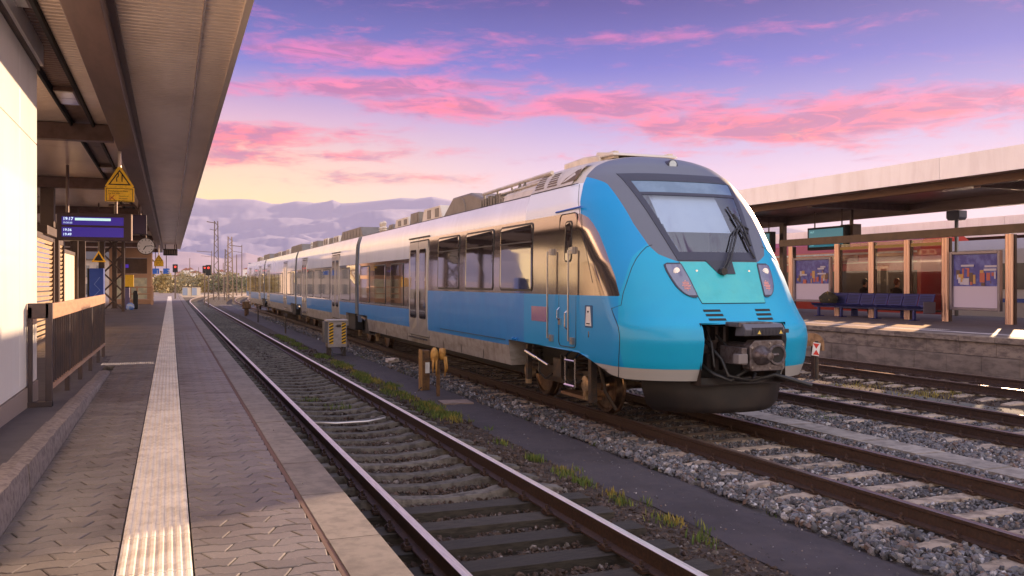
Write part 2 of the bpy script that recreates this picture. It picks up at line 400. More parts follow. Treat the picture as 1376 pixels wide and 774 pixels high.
SM = {k: sleeper_mesh(k) for k in ('timber', 'curved', 'flat')}; CLIP = clip_mesh()
def make_track(cx, label, y0, y1, kindf, curve=None, zs=-.172, spacing=.6, clips=26, phase=0, sleep_end=None):
    t = thing('railway_track', label, 'railway track', (cx, y0, 0), 'railway tracks between the platforms')
    pf = curve or (lambda y: (cx, 0.))
    ys = [y0] + list(np.arange(y0 + 8, y1, 4. if curve else 12.)) + [y1]
    for s in (-1, 1):
        mb = MB(); rail_mesh(mb, pf, ys, s * .7525); o = mb.build('rail', [M_rust, M_railtop if cx == T1 else M_railtop2], t); shade_auto(o, 35)
    y = y0 + phase; n = 0
    while y < (sleep_end or y1) and n < 300:
        k = kindf(y); c, a = pf(y)
        jx = random.uniform(-.03, .03)
        inst('sleeper', SM[k], t, (c + jx, y, zs - (.012 if k == 'timber' else 0)), (0, 0, -a + random.uniform(-.008, .008)))
        if y < clips:
            for s in (-1, 1):
                for q in (0, math.pi): inst('rail_clip', CLIP, t, (c + s * .7525, y, -.172), (0, 0, q))
        y += spacing; n += 1
    return t
def bend(cx, ystart, rad):
    def f(y):
        if y <= ystart: return cx, 0.
        d = y - ystart; a = math.asin(min(.9, d / rad)); return cx + rad * (1 - math.cos(a)), a
    return f
def k1(y): return 'timber' if y < 8.35 else 'curved'
make_track(T1, 'rusty brown track with polished rails beside the left platform edge, sleepers exposed', 2.0, 190, k1, bend(T1, 95, 420), spacing=.6, phase=.33, clips=24, zs=-.17, sleep_end=110)
make_track(T2, 'track running under the blue train, rust-brown near rail and pale sleepers in grey ballast', 2.0, 150, lambda y: 'flat', bend(T2, 84, 420), phase=.1, clips=20, zs=-.174, sleep_end=75)
make_track(T3, 'dark rusty track just beyond the concrete cable duct lids, right of the train', 2.0, 120, lambda y: 'flat', phase=.3, clips=26, zs=-.178, sleep_end=70)
make_track(T4, 'farthest rusty track at the foot of the right platform wall', 4.0, 120, lambda y: 'flat', phase=.2, clips=27, zs=-.19, sleep_end=60)
M_lid = mat('duct_lid_concrete', (.30, .265, .235), .85, 0, (.20, .175, .155), 7, bump=.002, rand=.12, dirt=(3, .6, (1, 1, 1), (.6, .55, .52)))
dl = thing('cable_duct', 'line of flat pale concrete cable duct lids lying in grey ballast right of the train', 'cable duct', (9.07, 5, -.2))
lid = MB(); lid.box(-.24, .24, -.246, .246, -.06, 0); lidm = lid.mesh('duct_lid', M_lid)
for k in range(110):
    inst('duct_lid', lidm, dl, (9.07 + .004 * math.sin(k * 1.7), 5 + k * .5, -.172 + random.uniform(-.006, .004)), (random.uniform(-.006, .006), random.uniform(-.01, .01), random.uniform(-.012, .012)))

# ---- left platform
M_pav = mat('paver_concrete', (.175, .155, .145), .50, 0, (.30, .245, .20), 60, bump=.0012, bscale=260, rand=.16, tint=1, c2lo=.55, c2hi=.75, rvar=.10, dirt=(.9, .75, (1, 1, 1), (.55, .50, .50)))
M_pavb = mat('paver_bed', (.030, .026, .027), .9)
M_tact = mat('tactile_tile', (.80, .72, .62), .6, 0, (.62, .54, .45), 9, bump=.001, bscale=120, rand=.07, dirt=(1.6, .4, (1, .5, 1), (.66, .62, .58)))
M_slab = mat('edge_slab_concrete', (.225, .195, .175), .7, 0, (.16, .14, .128), 11, bump=.0014, bscale=300, rand=.06, dirt=(1.3, .7, (1, 1, 1), (.58, .55, .55)))
M_redj = mat('red_joint', (.12, .065, .052), .8)
M_kerb = mat('kerb_granite', (.24, .20, .185), .75, 0, (.13, .105, .10), 22, bump=.004, bscale=60, rand=.08)
M_walk = mat('walkway_asphalt', (.085, .075, .082), .75, 0, (.062, .055, .062), 3, bump=.001, bscale=200)
EDGE = 1.0
pf = thing('platform', 'left station platform paved in grey wavy blocks with pale ribbed strip and slab edge', 'platform', (0, 2, 0)); pf['kind'] = 'structure'
base = MB(); base.box(-9, EDGE - .06, -2, 120, -.4, PZ - .062); base.box(-9, .70, 24.9, 120, PZ - .061, PZ - .001); base.box(-9, -.24, 17.2, 24.9, PZ - .060, PZ - .002)
base.build('platform_body', mat('platform_surface', (.175, .155, .145), .6, 0, (.20, .155, .135), 2.5, bump=.001, bscale=90, rvar=.08, dirt=(.9, .75, (1, 1, 1), (.55, .50, .50))), pf)
face = MB(); face.box(EDGE - .055, EDGE - .04, -2, 120, -.4, PZ - .085); face.build('platform_face', mat('platform_face', (.06, .05, .047), .9, 0, (.035, .03, .028), 5), pf)
# tactile tiles
tt = MB(); W = .32; n = 8; pr = []
for k in range(n):
    x = -W / 2 + k * W / n
    pr += [(x + .006, .0), (x + .010, .0), (x + .016, .006), (x + .030, .006), (x + .036, .0)]
pr = [(-W / 2 + .002, 0)] + pr + [(W / 2 - .002, 0)]
tt.prism([(-W / 2 + .002, -.05)] + pr + [(W / 2 - .002, -.05)], 'Y', -.1475, .1475)
ttm = tt.mesh('tactile_tile', M_tact)
TXC = -.065
for k in range(290):
    inst('tactile_tile', ttm, pf, (TXC, 3.2 + k * .3, PZ + .001 + random.uniform(-.0008, .0008)), (0, 0, random.uniform(-.004, .004)))
tb = MB(); tb.box(TXC - .165, TXC + .165, 3, 92, PZ - .0615, PZ - .012); tb.build('tile_bed', M_pavb, pf)
# edge slabs
sl = MB(); sl.box(-.13, .13, -.494, .494, -.085, 0); slm = sl.mesh('edge_slab', M_slab)
for k in range(95):
    inst('edge_slab', slm, pf, (.868, 3.0 + k * 1.0, PZ + random.uniform(-.0015, .0015)), (0, 0, random.uniform(-.002, .002)))
rj = MB(); rj.box(.706, .736, 2, 98, PZ - .0613, PZ - .004); rj.build('joint_strip', M_redj, pf)
# wavy pavers
PL, PW = .225, .118
def fz(x):
    x = (x / PL) % 1.
    return .018 * (0 if x < .4 else (x - .4) / .1 if x < .5 else 1 if x < .9 else (1 - x) / .1)
def paver_poly(xj, row, x0, x1):
    y = row * PW; d = .045 if row % 2 == 0 else -.045; br = [0, .4, .5, .9, 1.]
    def edge(a, b, yy):
        xs = [a] + [x for k in range(int(a / PL) - 2, int(b / PL) + 3) for f in br[:-1] for x in [(k + f) * PL] if a + 1e-4 < x < b - 1e-4] + [b]
        return [(x, yy + fz(x)) for x in xs]
    g = .0036
    bot = edge(max(xj - d / 2 + g, x0), min(xj + PL - d / 2 - g, x1), y + g) if min(xj + PL - d / 2, x1) - max(xj - d / 2, x0) > .004 else None
    top = edge(max(xj + d / 2 + g, x0), min(xj + PL + d / 2 - g, x1), y + PW - g) if min(xj + PL + d / 2, x1) - max(xj + d / 2, x0) > .004 else None
    if not bot or not top: return None
    return bot + top[::-1]
def pave(mb, poly, z, tint, base=-.055):
    n = len(poly); cx = sum(p[0] for p in poly) / n; cy = sum(p[1] for p in poly) / n
    ins = [(cx + (p[0] - cx) * (1 - .006 / .11), cy + (p[1] - cy) * (1 - .004 / .06)) for p in poly]
    vs = [(p[0], p[1], z + base) for p in poly] + [(p[0], p[1], z - .003) for p in poly] + [(p[0], p[1], z) for p in ins]
    fs = [(k, (k + 1) % n, n + (k + 1) % n, n + k) for k in range(n)] + [(n + k, n + (k + 1) % n, 2 * n + (k + 1) % n, 2 * n + k) for k in range(n)] + [tuple(range(2 * n, 3 * n))]
    mb.add(vs, fs, 0, tint)
zones = [(-.80, -.232), (.102, .704)]
near_cnt = 0; stuff = MB(); cache = {}
for row in range(int(3.2 / PW), int(25 / PW)):
    y = row * PW
    for zi, (xa, xb) in enumerate(zones):
        if y > 15 and zi == 0: xa = -1.02
        if y > 17: xa = (-2.6 if zi == 0 else xa)
        off = (.2 if row % 2 == 0 else .7) * PL
        for k in range(int(xa / PL) - 2, int(xb / PL) + 2):
            xj = k * PL + off; p = paver_poly(xj, row, xa, xb)
            if p is None: continue
            z = PZ + random.uniform(-.0022, .0022)
            if near_cnt < 298 and bool(in_view((p[0][0] + p[-2][0]) / 2, y + .06, PZ, 20)):
                mb = MB(); pave(mb, p, z, 0.)
                o = bpy.data.objects.new('paver', mb.mesh('paver', M_pav, (xj, y, 0), fixn=False)); COL.objects.link(o); o.parent = pf
                o.location = (xj, y - 2, 0); near_cnt += 1
            else: pave(stuff, p, z, random.random())
pvs = stuff.build('paver', M_pav, pf, kind='stuff', fixn=False)
bb = MB()
for xa, xb in zones: bb.box(xa - .005, xb + .002, 3, 24.9, PZ - .0612, PZ - .012)
bb.build('paver_bed', M_pavb, pf)
# cross strip of small studs at the end of the ramp
st = MB(); st.box(-1.02, -.24, 15.3, 15.6, PZ - .02, PZ + .0015); st.build('stud_strip_base', M_tact, pf)
st = MB()
for i in range(24):
    for j in range(9): st.lathe([(0, .010), (.005, .008)], (-1.0 + .032 * i, 15.318 + .032 * j, PZ + .002), 'Z', 6)
st.build('stud', M_tact, pf, kind='stuff')
# granite kerb and raised walkway (ramps down away from the camera)
def rampz(y): return PZ + max(0, min(.20, .20 - (y - 5) * .20 / 9.6)) if y > 5 else PZ + .20
kb = thing('kerb', 'rough granite kerb stones stepping down beside the ramp on the left platform', 'kerb', (-.87, 3, 0)); kb['kind'] = 'structure'
for (ya, yb) in ((2.2, 4.15), (4.17, 6.15), (6.17, 8.15), (8.17, 10.15), (10.17, 12.15), (12.17, 14.0)):
    mb = MB(); rows = []
    for y in np.linspace(ya, yb, 12):
        h = rampz((ya + yb) / 2) * .3 + rampz(y) * .7 + .012; jt = lambda a=.003: random.uniform(-a, a)
        rows.append([(-.945, y, PZ - .05), (-.945 + jt(), y, h + jt()), (-.905, y, h + .004 + jt(.004)), (-.86, y, h + .003 + jt(.004)), (-.815 + jt(.005), y, h - .008 + jt(.005)), (-.805 + jt(.004), y, (h + PZ) / 2), (-.80, y, PZ - .05)])
    mb.grid(rows); mb.f.append(tuple(range(7))); mb.mi.append(0); mb.t.append(0)
    nb = len(mb.v) - 7; mb.f.append(tuple(nb + k for k in range(7))); mb.mi.append(0); mb.t.append(0)
    mb.build('kerb_stone', M_kerb, kb)
wk = MB(); wk.grid([[(x, y, rampz(y) + .001) for x in (-3.2, -1.3, -.945)] for y in (1, 5, 8, 11, 14.6, 17.2)])
wk.grid([[(-.945, y, PZ - .06), (-.945, y, rampz(y) + .001)] for y in (14.0, 14.6)])
wk.build('walkway', M_walk, kind='structure')

# ------------------------------------------------------------------ the blue train
XC = 7.06
WT = [(.5, 1.42), (.72, 1.45), (.95, 1.485), (1.2, 1.49), (2.3, 1.49), (2.8, 1.48), (3.2, 1.45), (3.47, 1.37), (3.62, 1.29), (3.78, 1.13), (3.88, .95), (3.96, .66), (4.01, .34), (4.03, .02)]
YT = [(.5, 10.02), (.72, 9.95), (.9, 9.87), (1.25, 9.80), (1.42, 9.84), (1.55, 9.97), (1.78, 10.14), (2.05, 10.30), (2.3, 10.46), (3.0, 10.98), (3.55, 11.42), (3.78, 11.68), (3.9, 11.95), (3.97, 12.25), (4.01, 12.5), (4.03, 13.0)]
DT = [(.5, .95), (1.3, 1.0), (1.8, 1.0), (2.3, 1.02), (3.0, 1.05), (3.5, 1.15), (4.0, 1.2)]
NTB = [(1.5, 2.9), (2.3, 3.0), (3.0, 3.4), (4.0, 3.0)]
# smoothed tables
_z = np.linspace(.5, 4.03, 500)
def _sm(t, w):
    v = np.interp(_z, [a for a, b in t], [b for a, b in t]); k = np.hanning(w); k /= k.sum()
    return np.convolve(np.pad(v, w // 2, mode='reflect', reflect_type='odd'), k, 'valid')[:500]
_YT, _DT, _WT, _NT = _sm(YT, 25), _sm(DT, 25), _sm(WT, 15), _sm(NTB, 25)
def fW(z): return float(np.interp(z, _z, _WT))
def fY(z): return float(np.interp(z, _z, _YT))
def fD(z): return float(np.interp(z, _z, _DT))
def fN(z): return float(np.interp(z, _z, _NT))
def ysurf(u, z):
    r = min(abs(u) / fW(z), 1); return fY(z) + fD(z) * (1 - math.sqrt(max(0, 1 - r ** fN(z))))
YB = 14.0                                            # where the nose shell meets the straight body
def nz_bottom(y): return lerp_tab(y, [(10.6, .72), (10.9, .755), (11.77, .98), (14.1, 1.0)])
M_blue = mat('train_blue_paint', (.004, .205, .58), .34, .0, (.006, .225, .60), 2.5, coat=.35, rvar=.05, dirt=(2.6, .25, (.3, 2.2, .35), (.70, .74, .78)))
M_silver = mat('train_silver_paint', (.82, .86, .93), .22, .12, (.74, .775, .83), 1.2, (1, .8, .15), coat=.7, rvar=.05, dirt=(2.6, .25, (.3, 2.2, .18), (.80, .78, .78)))
M_skirt = mat('train_skirt_grey', (.36, .34, .33), .42, .15, (.26, .235, .215), 2.2, (1, 1, 3), rvar=.06, dirt=(3.5, .7, (.3, 1.6, .5), (.55, .48, .42)))
M_brz = mat('train_window_band', (.25, .22, .21), .09, .85, (.29, .25, .235), 2.0, coat=1.0, bump=.0035, bscale=.9)
M_win = mat('train_window_glass', (.022, .018, .018), .03, .0, coat=1.0, spec=1.0)
M_grey = mat('train_helmet_grey', (.085, .115, .185), .30, .25, (.095, .125, .195), 2, coat=.6)
M_gask = mat('gasket', (.018, .018, .02), .5)
M_frame = mat('window_frame_dark', (.05, .055, .085), .45, .0, spec=.3)
M_door = mat('train_door_silver', (.50, .47, .45), .28, .5, coat=.5)
M_chrome = mat('chrome', (.75, .72, .70), .12, 1.)
def nose_paint():
    m = bpy.data.materials.new('train_nose_paint'); m.use_nodes = True; N = NT(m.node_tree); b = N.n['Principled BSDF']
    def at(n):
        a = N.add('ShaderNodeAttribute'); a.attribute_name = n; return a.outputs['Fac']
    edge = lambda n: N.m('MULTIPLY', N.m('ADD', at(n), .002), 250., clamp=True)
    geo = N.add('ShaderNodeNewGeometry').outputs['Position']
    nz = N.noise(geo, 2.2, 4)
    c = N.mix(N.smooth(nz, .3, .7), (.006, .34, .61, 1), (.008, .365, .62, 1))  # lighting's turquoise put into the nose colour; the body blue is the same paint
    c = N.mix(edge('d_body'), c, (.004, .28, .62, 1))
    c = N.mix(edge('d_silver'), c, (.80, .84, .91, 1))
    sz = N.add('ShaderNodeSeparateXYZ'); N.l.new(geo, sz.inputs[0])
    c = N.mix(N.m('MULTIPLY', edge('d_silver'), N.m('MULTIPLY', N.m('SUBTRACT', sz.outputs[2], 3.492), 300., clamp=True)), c, (.60, .54, .46, 1))
    c = N.mix(edge('d_grey'), c, (.15, .17, .22, 1))
    c = N.mix(edge('d_bronze'), c, (.25, .22, .21, 1))
    c = N.mix(edge('d_skirt'), c, (.40, .39, .385, 1))
    N.put(b.inputs['Base Color'], c)
    N.put(b.inputs['Metallic'], N.m('ADD', N.m('MULTIPLY', edge('d_bronze'), .85), N.m('MULTIPLY', edge('d_silver'), .1)))
    N.put(b.inputs['Roughness'], N.m('SUBTRACT', .36, N.m('MULTIPLY', edge('d_bronze'), .26)))
    N.put(b.inputs['Coat Weight'], N.m('SUBTRACT', .22, N.m('MULTIPLY', edge('d_grey'), .19))); b.inputs['Coat Roughness'].default_value = .12
    N.put(b.inputs['Specular IOR Level'], N.m('SUBTRACT', .32, N.m('MULTIPLY', edge('d_grey'), .22)))
    return m
M_nose = nose_paint()
TR = thing('passenger_train', 'long turquoise and silver passenger train with rounded nose standing on the middle track', 'train', (XC, 10, 0))
UH = [(2.28, .60), (2.30, .68), (2.385, .86), (2.5, .94), (2.82, 1.03), (3.2, 1.08), (3.45, 1.11), (3.61, 1.24), (3.7, 3.)]
YBZ = [(1.82, 10.74), (2.1, 10.90), (2.415, 11.13), (2.7, 11.36), (2.85, 11.52), (2.95, 11.66), (3.01, 11.84), (3.06, 12.1)]
def lower_fleet_nose(dummy=None):
    zl = sorted(set([round(v, 3) for v in list(np.linspace(.72, 1.25, 12)) + list(np.linspace(1.25, 1.62, 14)) + [1.46] + list(np.linspace(1.62, 3.5, 62)) + list(np.linspace(3.5, 3.9, 18)) + list(3.9 + .13 * (1 - (1 - np.linspace(0, 1, 16)) ** 1.8))]))
    qs = list(np.linspace(0, 1, 70)); uo = .64 / 1.49
    qs = [(2 / math.pi) * math.asin(min(1, q)) for q in qs]
    # columns: fraction of half width, dense near the corner
    fr = sorted(set([round(math.sin(math.pi / 2 * (k / 84.)), 5) for k in range(85)] + [round(uo, 5)]))
    back = [0.02, .06, .12, .2, .3, .4, .55, .7, .85, 1.0]
    cols = [(-1, 'b', t) for t in back[::-1]] + [(-1, 'f', f) for f in fr[::-1]] + [(1, 'f', f) for f in fr[1:]] + [(1, 'b', t) for t in back]
    V = []; att = {k: [] for k in ('d_body', 'd_silver', 'd_grey', 'd_bronze', 'd_skirt')}
    for z in zl:
        for (s, k, t) in cols:
            w = fW(z)
            if k == 'f': u = s * w * t; y = ysurf(u, z)
            else: u = s * w; y = fY(z) + fD(z); y = y + (YB - y) * t
            zz = max(z, nz_bottom(y)) if z < 1.1 else z
            if zz != z: u = s * fW(zz) * (t if k == 'f' else 1)
            V.append((XC + u, y, zz))
            att['d_body'].append(y - lerp_tab(zz, [(.7, 10.50), (.9, 10.56), (1.5, 10.67), (1.8, 10.755), (2.05, 10.745), (2.36, 10.79), (2.51, 10.77), (4, 10.9)]) if abs(u) > .9 else -1)
            att['d_silver'].append(min(y - (11.85 + (zz - 3.01) * .47), zz - 1.82) if abs(u) > 0 else 0)
            att['d_grey'].append(min(lerp_tab(zz, UH) - abs(u), zz - 2.285, 11.86 + (zz - 3.01) * .47 - y))
            att['d_bronze'].append(min(zz - 1.82, y - lerp_tab(zz, YBZ), 3.05 - zz) if zz < 3.2 else -1)
            att['d_skirt'].append(.875 - zz)
    n = len(cols); F = []
    def inwin(u, z):
        return (2.42 < z < 3.26 and abs(u) < .56 + (z - 2.42) * .24) or (3.30 < z < 3.47 and abs(u) < .72)
    for i in range(len(zl) - 1):
        for j in range(n - 1):
            a = [i * n + j, i * n + j + 1, (i + 1) * n + j + 1, (i + 1) * n + j]
            cz = (zl[i] + zl[i + 1]) / 2; cu = sum(V[k][0] for k in a) / 4 - XC; cy = sum(V[k][1] for k in a) / 4
            if cz < 1.46 and abs(cu) < .64 and cy < 12: continue
            if cy < 12.4 and inwin(cu, cz): continue
            if abs(V[a[0]][2] - V[a[3]][2]) < 1e-6 and abs(V[a[1]][2] - V[a[2]][2]) < 1e-6: continue
            F.append(a)
    # close the crown
    top = (len(zl) - 1) * n
    h = n // 2
    for j in range(h - 1):
        F.append([top + j, top + j + 1, top + n - 2 - j, top + n - 1 - j])
    me = bpy.data.meshes.new('nose'); me.from_pydata([(p[0] - XC, p[1] - 10, p[2]) for p in V], [], F); me.materials.append(M_nose)
    for k, v in att.items():
        a = me.attributes.new(k, 'FLOAT', 'POINT'); a.data.foreach_set('value', v)
    bm = bmesh.new(); bm.from_mesh(me); bmesh.ops.remove_doubles(bm, verts=bm.verts, dist=.0004); bmesh.ops.recalc_face_normals(bm, faces=bm.faces); bm.to_mesh(me); bm.free()
    me.polygons.foreach_set('use_smooth', [True] * len(me.polygons))
    ob = bpy.data.objects.new('nose', me); COL.objects.link(ob); ob.parent = TR
    return ob
NOSE = lower_fleet_nose()
def patch(name, z0, z1, ul, ur, m, off=.008, parent=TR, nz=14, nu=16, lip=.03):
    """curved sheet with folded rim lying on the nose; ul/ur functions of z"""
    rows = []
    for i in range(nz + 1):
        z = z0 + (z1 - z0) * i / nz; a, b = ul(z), ur(z)
        rows.append([(XC + a + (b - a) * k / nu, ysurf(a + (b - a) * k / nu, z) - off, z + off * .4) for k in range(nu + 1)])
    mb = MB(); mb.grid(rows)
    rim = [rows[0][k] for k in range(nu + 1)] + [rows[i][nu] for i in range(1, nz + 1)] + [rows[nz][k] for k in range(nu - 1, -1, -1)] + [rows[i][0] for i in range(nz - 1, 0, -1)]
    nn = len(rim); vs = rim + [(p[0], p[1] + lip, p[2]) for p in rim]
    mb.add(vs, [(k, (k + 1) % nn, nn + (k + 1) % nn, nn + k) for k in range(nn)])
    ob = mb.build(name, m, parent); shade_auto(ob, 50); return ob
gh = lambda z: .58 + (z - 2.42) * .235
fh = lambda z: gh(z) + .085
M_wsg = glass('windscreen_glass', (.62, .70, .80), .16, .02)
ws = patch('windscreen', 2.405, 3.28, lambda z: -gh(z) - .01, lambda z: gh(z) + .01, M_wsg, .006, lip=.02)
ws2 = patch('destination_window', 3.285, 3.49, lambda z: -gh(min(z, 3.49)) - .01, lambda z: gh(z) + .01, mat('destination_glass', (.10, .17, .26), .12, .1, (.13, .21, .31), 3, coat=1), .006, nz=4, lip=.02)
for nm, z0, z1, a, b in (('windscreen_frame', 2.30, 2.42, lambda z: -fh(z), lambda z: fh(z)), ('windscreen_frame', 3.255, 3.30, lambda z: -gh(z), lambda z: gh(z)),
                         ('windscreen_frame', 3.48, 3.60, lambda z: -fh(z), lambda z: fh(z)), ('windscreen_frame', 2.42, 3.48, lambda z: -fh(z), lambda z: -gh(z)),
                         ('windscreen_frame', 2.42, 3.48, lambda z: gh(z), lambda z: fh(z))):
    patch(nm, z0, z1, a, b, M_frame, .012, nz=10 if z1 - z0 > .5 else 3, nu=20 if z1 - z0 < .5 else 2)
# cab behind the windscreen
cab = MB(); cab.box(XC - 1.15, XC + 1.15, 12.45, 12.5, 1.9, 3.7, 0); cab.build('cab_bulkhead', mat('cab_wall', (.42, .42, .46), .8), TR)
cab = MB()
cab.box(XC - 1.0, XC + 1.0, 10.95, 11.5, 1.9, 2.30); cab.box(XC - .4, XC + .4, 11.0, 11.3, 2.30, 2.44)
cab.build('driver_desk', mat('cab_desk', (.24, .26, .32), .6), TR)
bl = MB(); bl.grid([[(XC + u, ysurf(u, z) + .07, z) for u in np.linspace(-.64, .45, 12)] for z in np.linspace(2.71, 3.27, 6)])
bl.build('sun_blind', mat('blind_cloth', (.72, .78, .84), .8, 0, (.66, .72, .80), 2), TR)
sx = MB(); sx.box(XC - .15, XC + .33, 11.9, 12.05, 2.3, 2.95); sx.box(XC - .6, XC - .3, 12.0, 12.1, 2.3, 2.9); sx.build('driver_seat', mat('cab_seat', (.22, .19, .19), .8), TR)
# hood panel below the windscreen, with wiper recess
M_hood = mat('hood_paint', (.03, .47, .54), .34, 0, (.045, .49, .53), 3, coat=.4, dirt=(7, .35, (1, 1, .6), (.75, .80, .78)))
patch('hood_panel', 1.73, 2.285, lambda z: -(.50 + (z - 1.73) * .23), lambda z: .50 + (z - 1.73) * .23, M_hood, .006, nz=16, nu=24)
def tube_on(name, pts, r, m, off=.004, parent=TR):
    mb = MB(); mb.tube([(XC + u, ysurf(u, z) - off, z) for u, z in pts], r, 5); return mb.build(name, m, parent)
tube_on('panel_joint', [(-(.50 + (z - 1.73) * .23), z) for z in np.linspace(2.285, 1.725, 10)] + [(u, 1.725) for u in np.linspace(-.49, .49, 14)] + [((.50 + (z - 1.73) * .23), z) for z in np.linspace(1.73, 2.285, 10)], .005, M_gask, .003)
patch('wiper_recess', 2.115, 2.30, lambda z: -.10 - (z - 2.115) * .75, lambda z: .17 + (z - 2.115) * .1, mat('recess_dark', (.03, .035, .055), .5), .014, nz=4, nu=8)
for s in (-1, 1):
    for k in range(3):
        zz = 1.635 - .057 * k; u0 = s * (.40 - .012 * k)
        patch('vent_slot', zz - .017, zz + .012, lambda z: u0 - .125, lambda z: u0 + .125, M_black, .004, nz=2, nu=6)
# headlights
M_lamp = mat('lamp_lens', (.11, .12, .20), .06, .0, (.14, .15, .24), 5, coat=1, spec=.9)
for s in (-1, 1):
    # outline (|u|,z), traced round
    HL = [(2.268, .625, .80), (2.24, .605, .85), (2.15, .585, .845), (2.05, .56, .82), (1.95, .545, .785), (1.87, .53, .73), (1.82, .525, .66), (1.80, .545, .60)]
    inn = [(a, b) for a, b, c in HL][::-1]; outr = [(a, c) for a, b, c in HL][::-1]
    f1 = lambda z, s=s, t=inn: s * lerp_tab(z, t); f2 = lambda z, s=s, t=outr: s * lerp_tab(z, t)
    rim = patch('headlight', 1.80, 2.268, (f1 if s > 0 else f2), (f2 if s > 0 else f1), M_frame, .012, nz=18, nu=8)
    f3 = lambda z, s=s: f1(z) + s * .018; f4 = lambda z, s=s: f2(z) - s * .018
    patch('lens', 1.828, 2.245, (f3 if s > 0 else f4), (f4 if s > 0 else f3), M_lamp, .017, parent=rim, nz=16, nu=8)
    mb = MB(); u0, z0 = s * .715, 2.155
    for rr, yy_ in ((.052, .022), (.040, .028), (.022, .032)):
        mb.lathe([(-.004, rr), (0, rr * .9)], (XC + u0, ysurf(u0, z0) - yy_, z0), 'Y', 20)
    mb.build('lamp_reflector', mat('reflector', (.75, .77, .85), .15, .8), rim, kind='stuff')
    mb = MB()
    for a in range(-3, 4):
        for b in range(-3, 4):
            if a * a + b * b < 10:
                uu = s * (.645 + .017 * a); z_ = 1.965 + .021 * b
                mb.lathe([(-.006, .0075), (-.001, .0085)], (XC + uu, ysurf(uu, z_) - .019, z_), 'Y', 6)
    mb.build('tail_light', mat('tail_red', (.85, .30, .26), .3, 0, coat=1), rim, kind='stuff')
# hood bolts, nose seam
for s in (-1, 1):
    mb = MB(); mb.lathe([(-.012, .016), (0, .02)], (XC + s * .42, ysurf(.42, 2.16), 2.16), 'Y', 10); mb.build('hood_lock', M_chrome, TR)
    # cone seam from helmet edge round the cheek to the bottom
    pts = [(.90, 2.52), (.98, 2.49), (1.06, 2.42), (1.14, 2.33), (1.22, 2.20), (1.30, 2.02), (1.365, 1.85), (1.405, 1.70)]
    mb = MB(); P3 = [(XC + s * u, ysurf(u, z) - .002, z) for u, z in pts]
    for z in np.linspace(1.65, .73, 12):
        u = fW(z) * .985; P3.append((XC + s * (u + .004), ysurf(u, z), z))
    mb.tube(P3, .005, 5); mb.build('panel_joint', M_gask, TR)
# helmet / roof joint, vertical joint behind the cab
mb = MB(); mb.tube([(XC - fW(z) - .001, 11.85 + (z - 3.01) * .47, z) for z in np.linspace(2.0, 3.47, 12)], .004, 5); mb.build('panel_joint', M_gask, TR)
# top lamp
mb = MB(); mb.prism([(XC + .085 * math.cos(t) - .02, 3.765 + .085 * math.sin(t)) for t in np.linspace(0, 6.28, 25)[:-1]], 'Y', 11.655, 11.9)
tl = mb.build('top_lamp', M_frame, TR)
mb = MB(); mb.prism([(XC + .062 * math.cos(t) - .02, 3.775 + .062 * math.sin(t)) for t in np.linspace(0, 6.28, 25)[:-1]], 'Y', 11.645, 11.665)
mb.build('lens', mat('lamp_glass', (.30, .38, .48), .1, .3, coat=1), tl)
# wiper
def nrm(u, z, off): return Vector((XC + u, ysurf(u, z) - off, z + off * .5))
mb = MB()
mb.tube([nrm(-.02, 2.13, .05), nrm(.12, 2.28, .07), nrm(.46, 2.70, .06), nrm(.60, 2.79, .05)], .016, 6)
mb.tube([nrm(-.07, 2.12, .05), nrm(.07, 2.28, .07), nrm(.42, 2.71, .06), nrm(.56, 2.80, .05)], .012, 6)
mb.tube([nrm(.62, 2.79, .05), nrm(.70, 2.74, .05), nrm(.64, 2.68, .05)], .02, 6)
mb.lathe([(-.02, .05), (.05, .06)], nrm(-.04, 2.13, .05), 'Y', 12)
wp = mb.build('wiper', M_rubber, TR)
mb = MB(); mb.tube([nrm(.52, 3.09, .03), nrm(.545, 2.93, .03), nrm(.575, 2.75, .03), nrm(.57, 2.52, .03), nrm(.60, 2.33, .03)], .014, 5); mb.tube([nrm(.55, 2.97, .05), nrm(.61, 2.77, .06), nrm(.60, 2.50, .05)], .018, 5); mb.build('wiper_blade', M_rubber, wp)
# coupler opening: dark box, edge return, draw gear
mb = MB()
x0, x1, y0, y1, z0, z1 = XC - .66, XC + .66, 9.9, 11.2, .66, 1.475
mb.add([(x0, y0, z0), (x1, y0, z0), (x1, y0, z1), (x0, y0, z1), (x0, y1, z0), (x1, y1, z0), (x1, y1, z1), (x0, y1, z1)], [(0, 4, 7, 3), (1, 2, 6, 5), (3, 7, 6, 2), (4, 5, 6, 7), (0, 1, 5, 4)])
mb.build('coupler_bay', mat('bay_dark', (.025, .016, .014), .8, .2, (.05, .028, .02), 9, bump=.01), TR)
mb = MB()
for s in (-1, 1):
    rows = [[(XC + s * .643, ysurf(.64, z) - .002, z), (XC + s * .66, ysurf(.64, z) + .12, z)] for z in np.linspace(.72, 1.46, 8)]; mb.grid(rows)
mb.grid([[(XC + u, ysurf(u, 1.46) - .003, 1.459), (XC + u, ysurf(u, 1.46) + .12, 1.47)] for u in np.linspace(-.64, .64, 14)])
mb.build('opening_rim', M_nose, TR)
M_cpl = mat('coupler_metal', (.15, .13, .14), .40, .5, (.07, .05, .048), 14, bump=.002)
M_cpd = mat('coupler_dark', (.05, .038, .042), .5, .4, (.08, .05, .04), 16, bump=.003)
cp = MB(); CY = 9.50; cz = 1.075; cxx = XC + .075
cp.prism([(cxx - .27, cz - .17), (cxx - .24, cz - .20), (cxx + .24, cz - .20), (cxx + .27, cz - .17), (cxx + .27, cz + .14), (cxx + .22, cz + .19), (cxx - .20, cz + .19), (cxx - .27, cz + .12)], 'Y', CY, CY + .16)
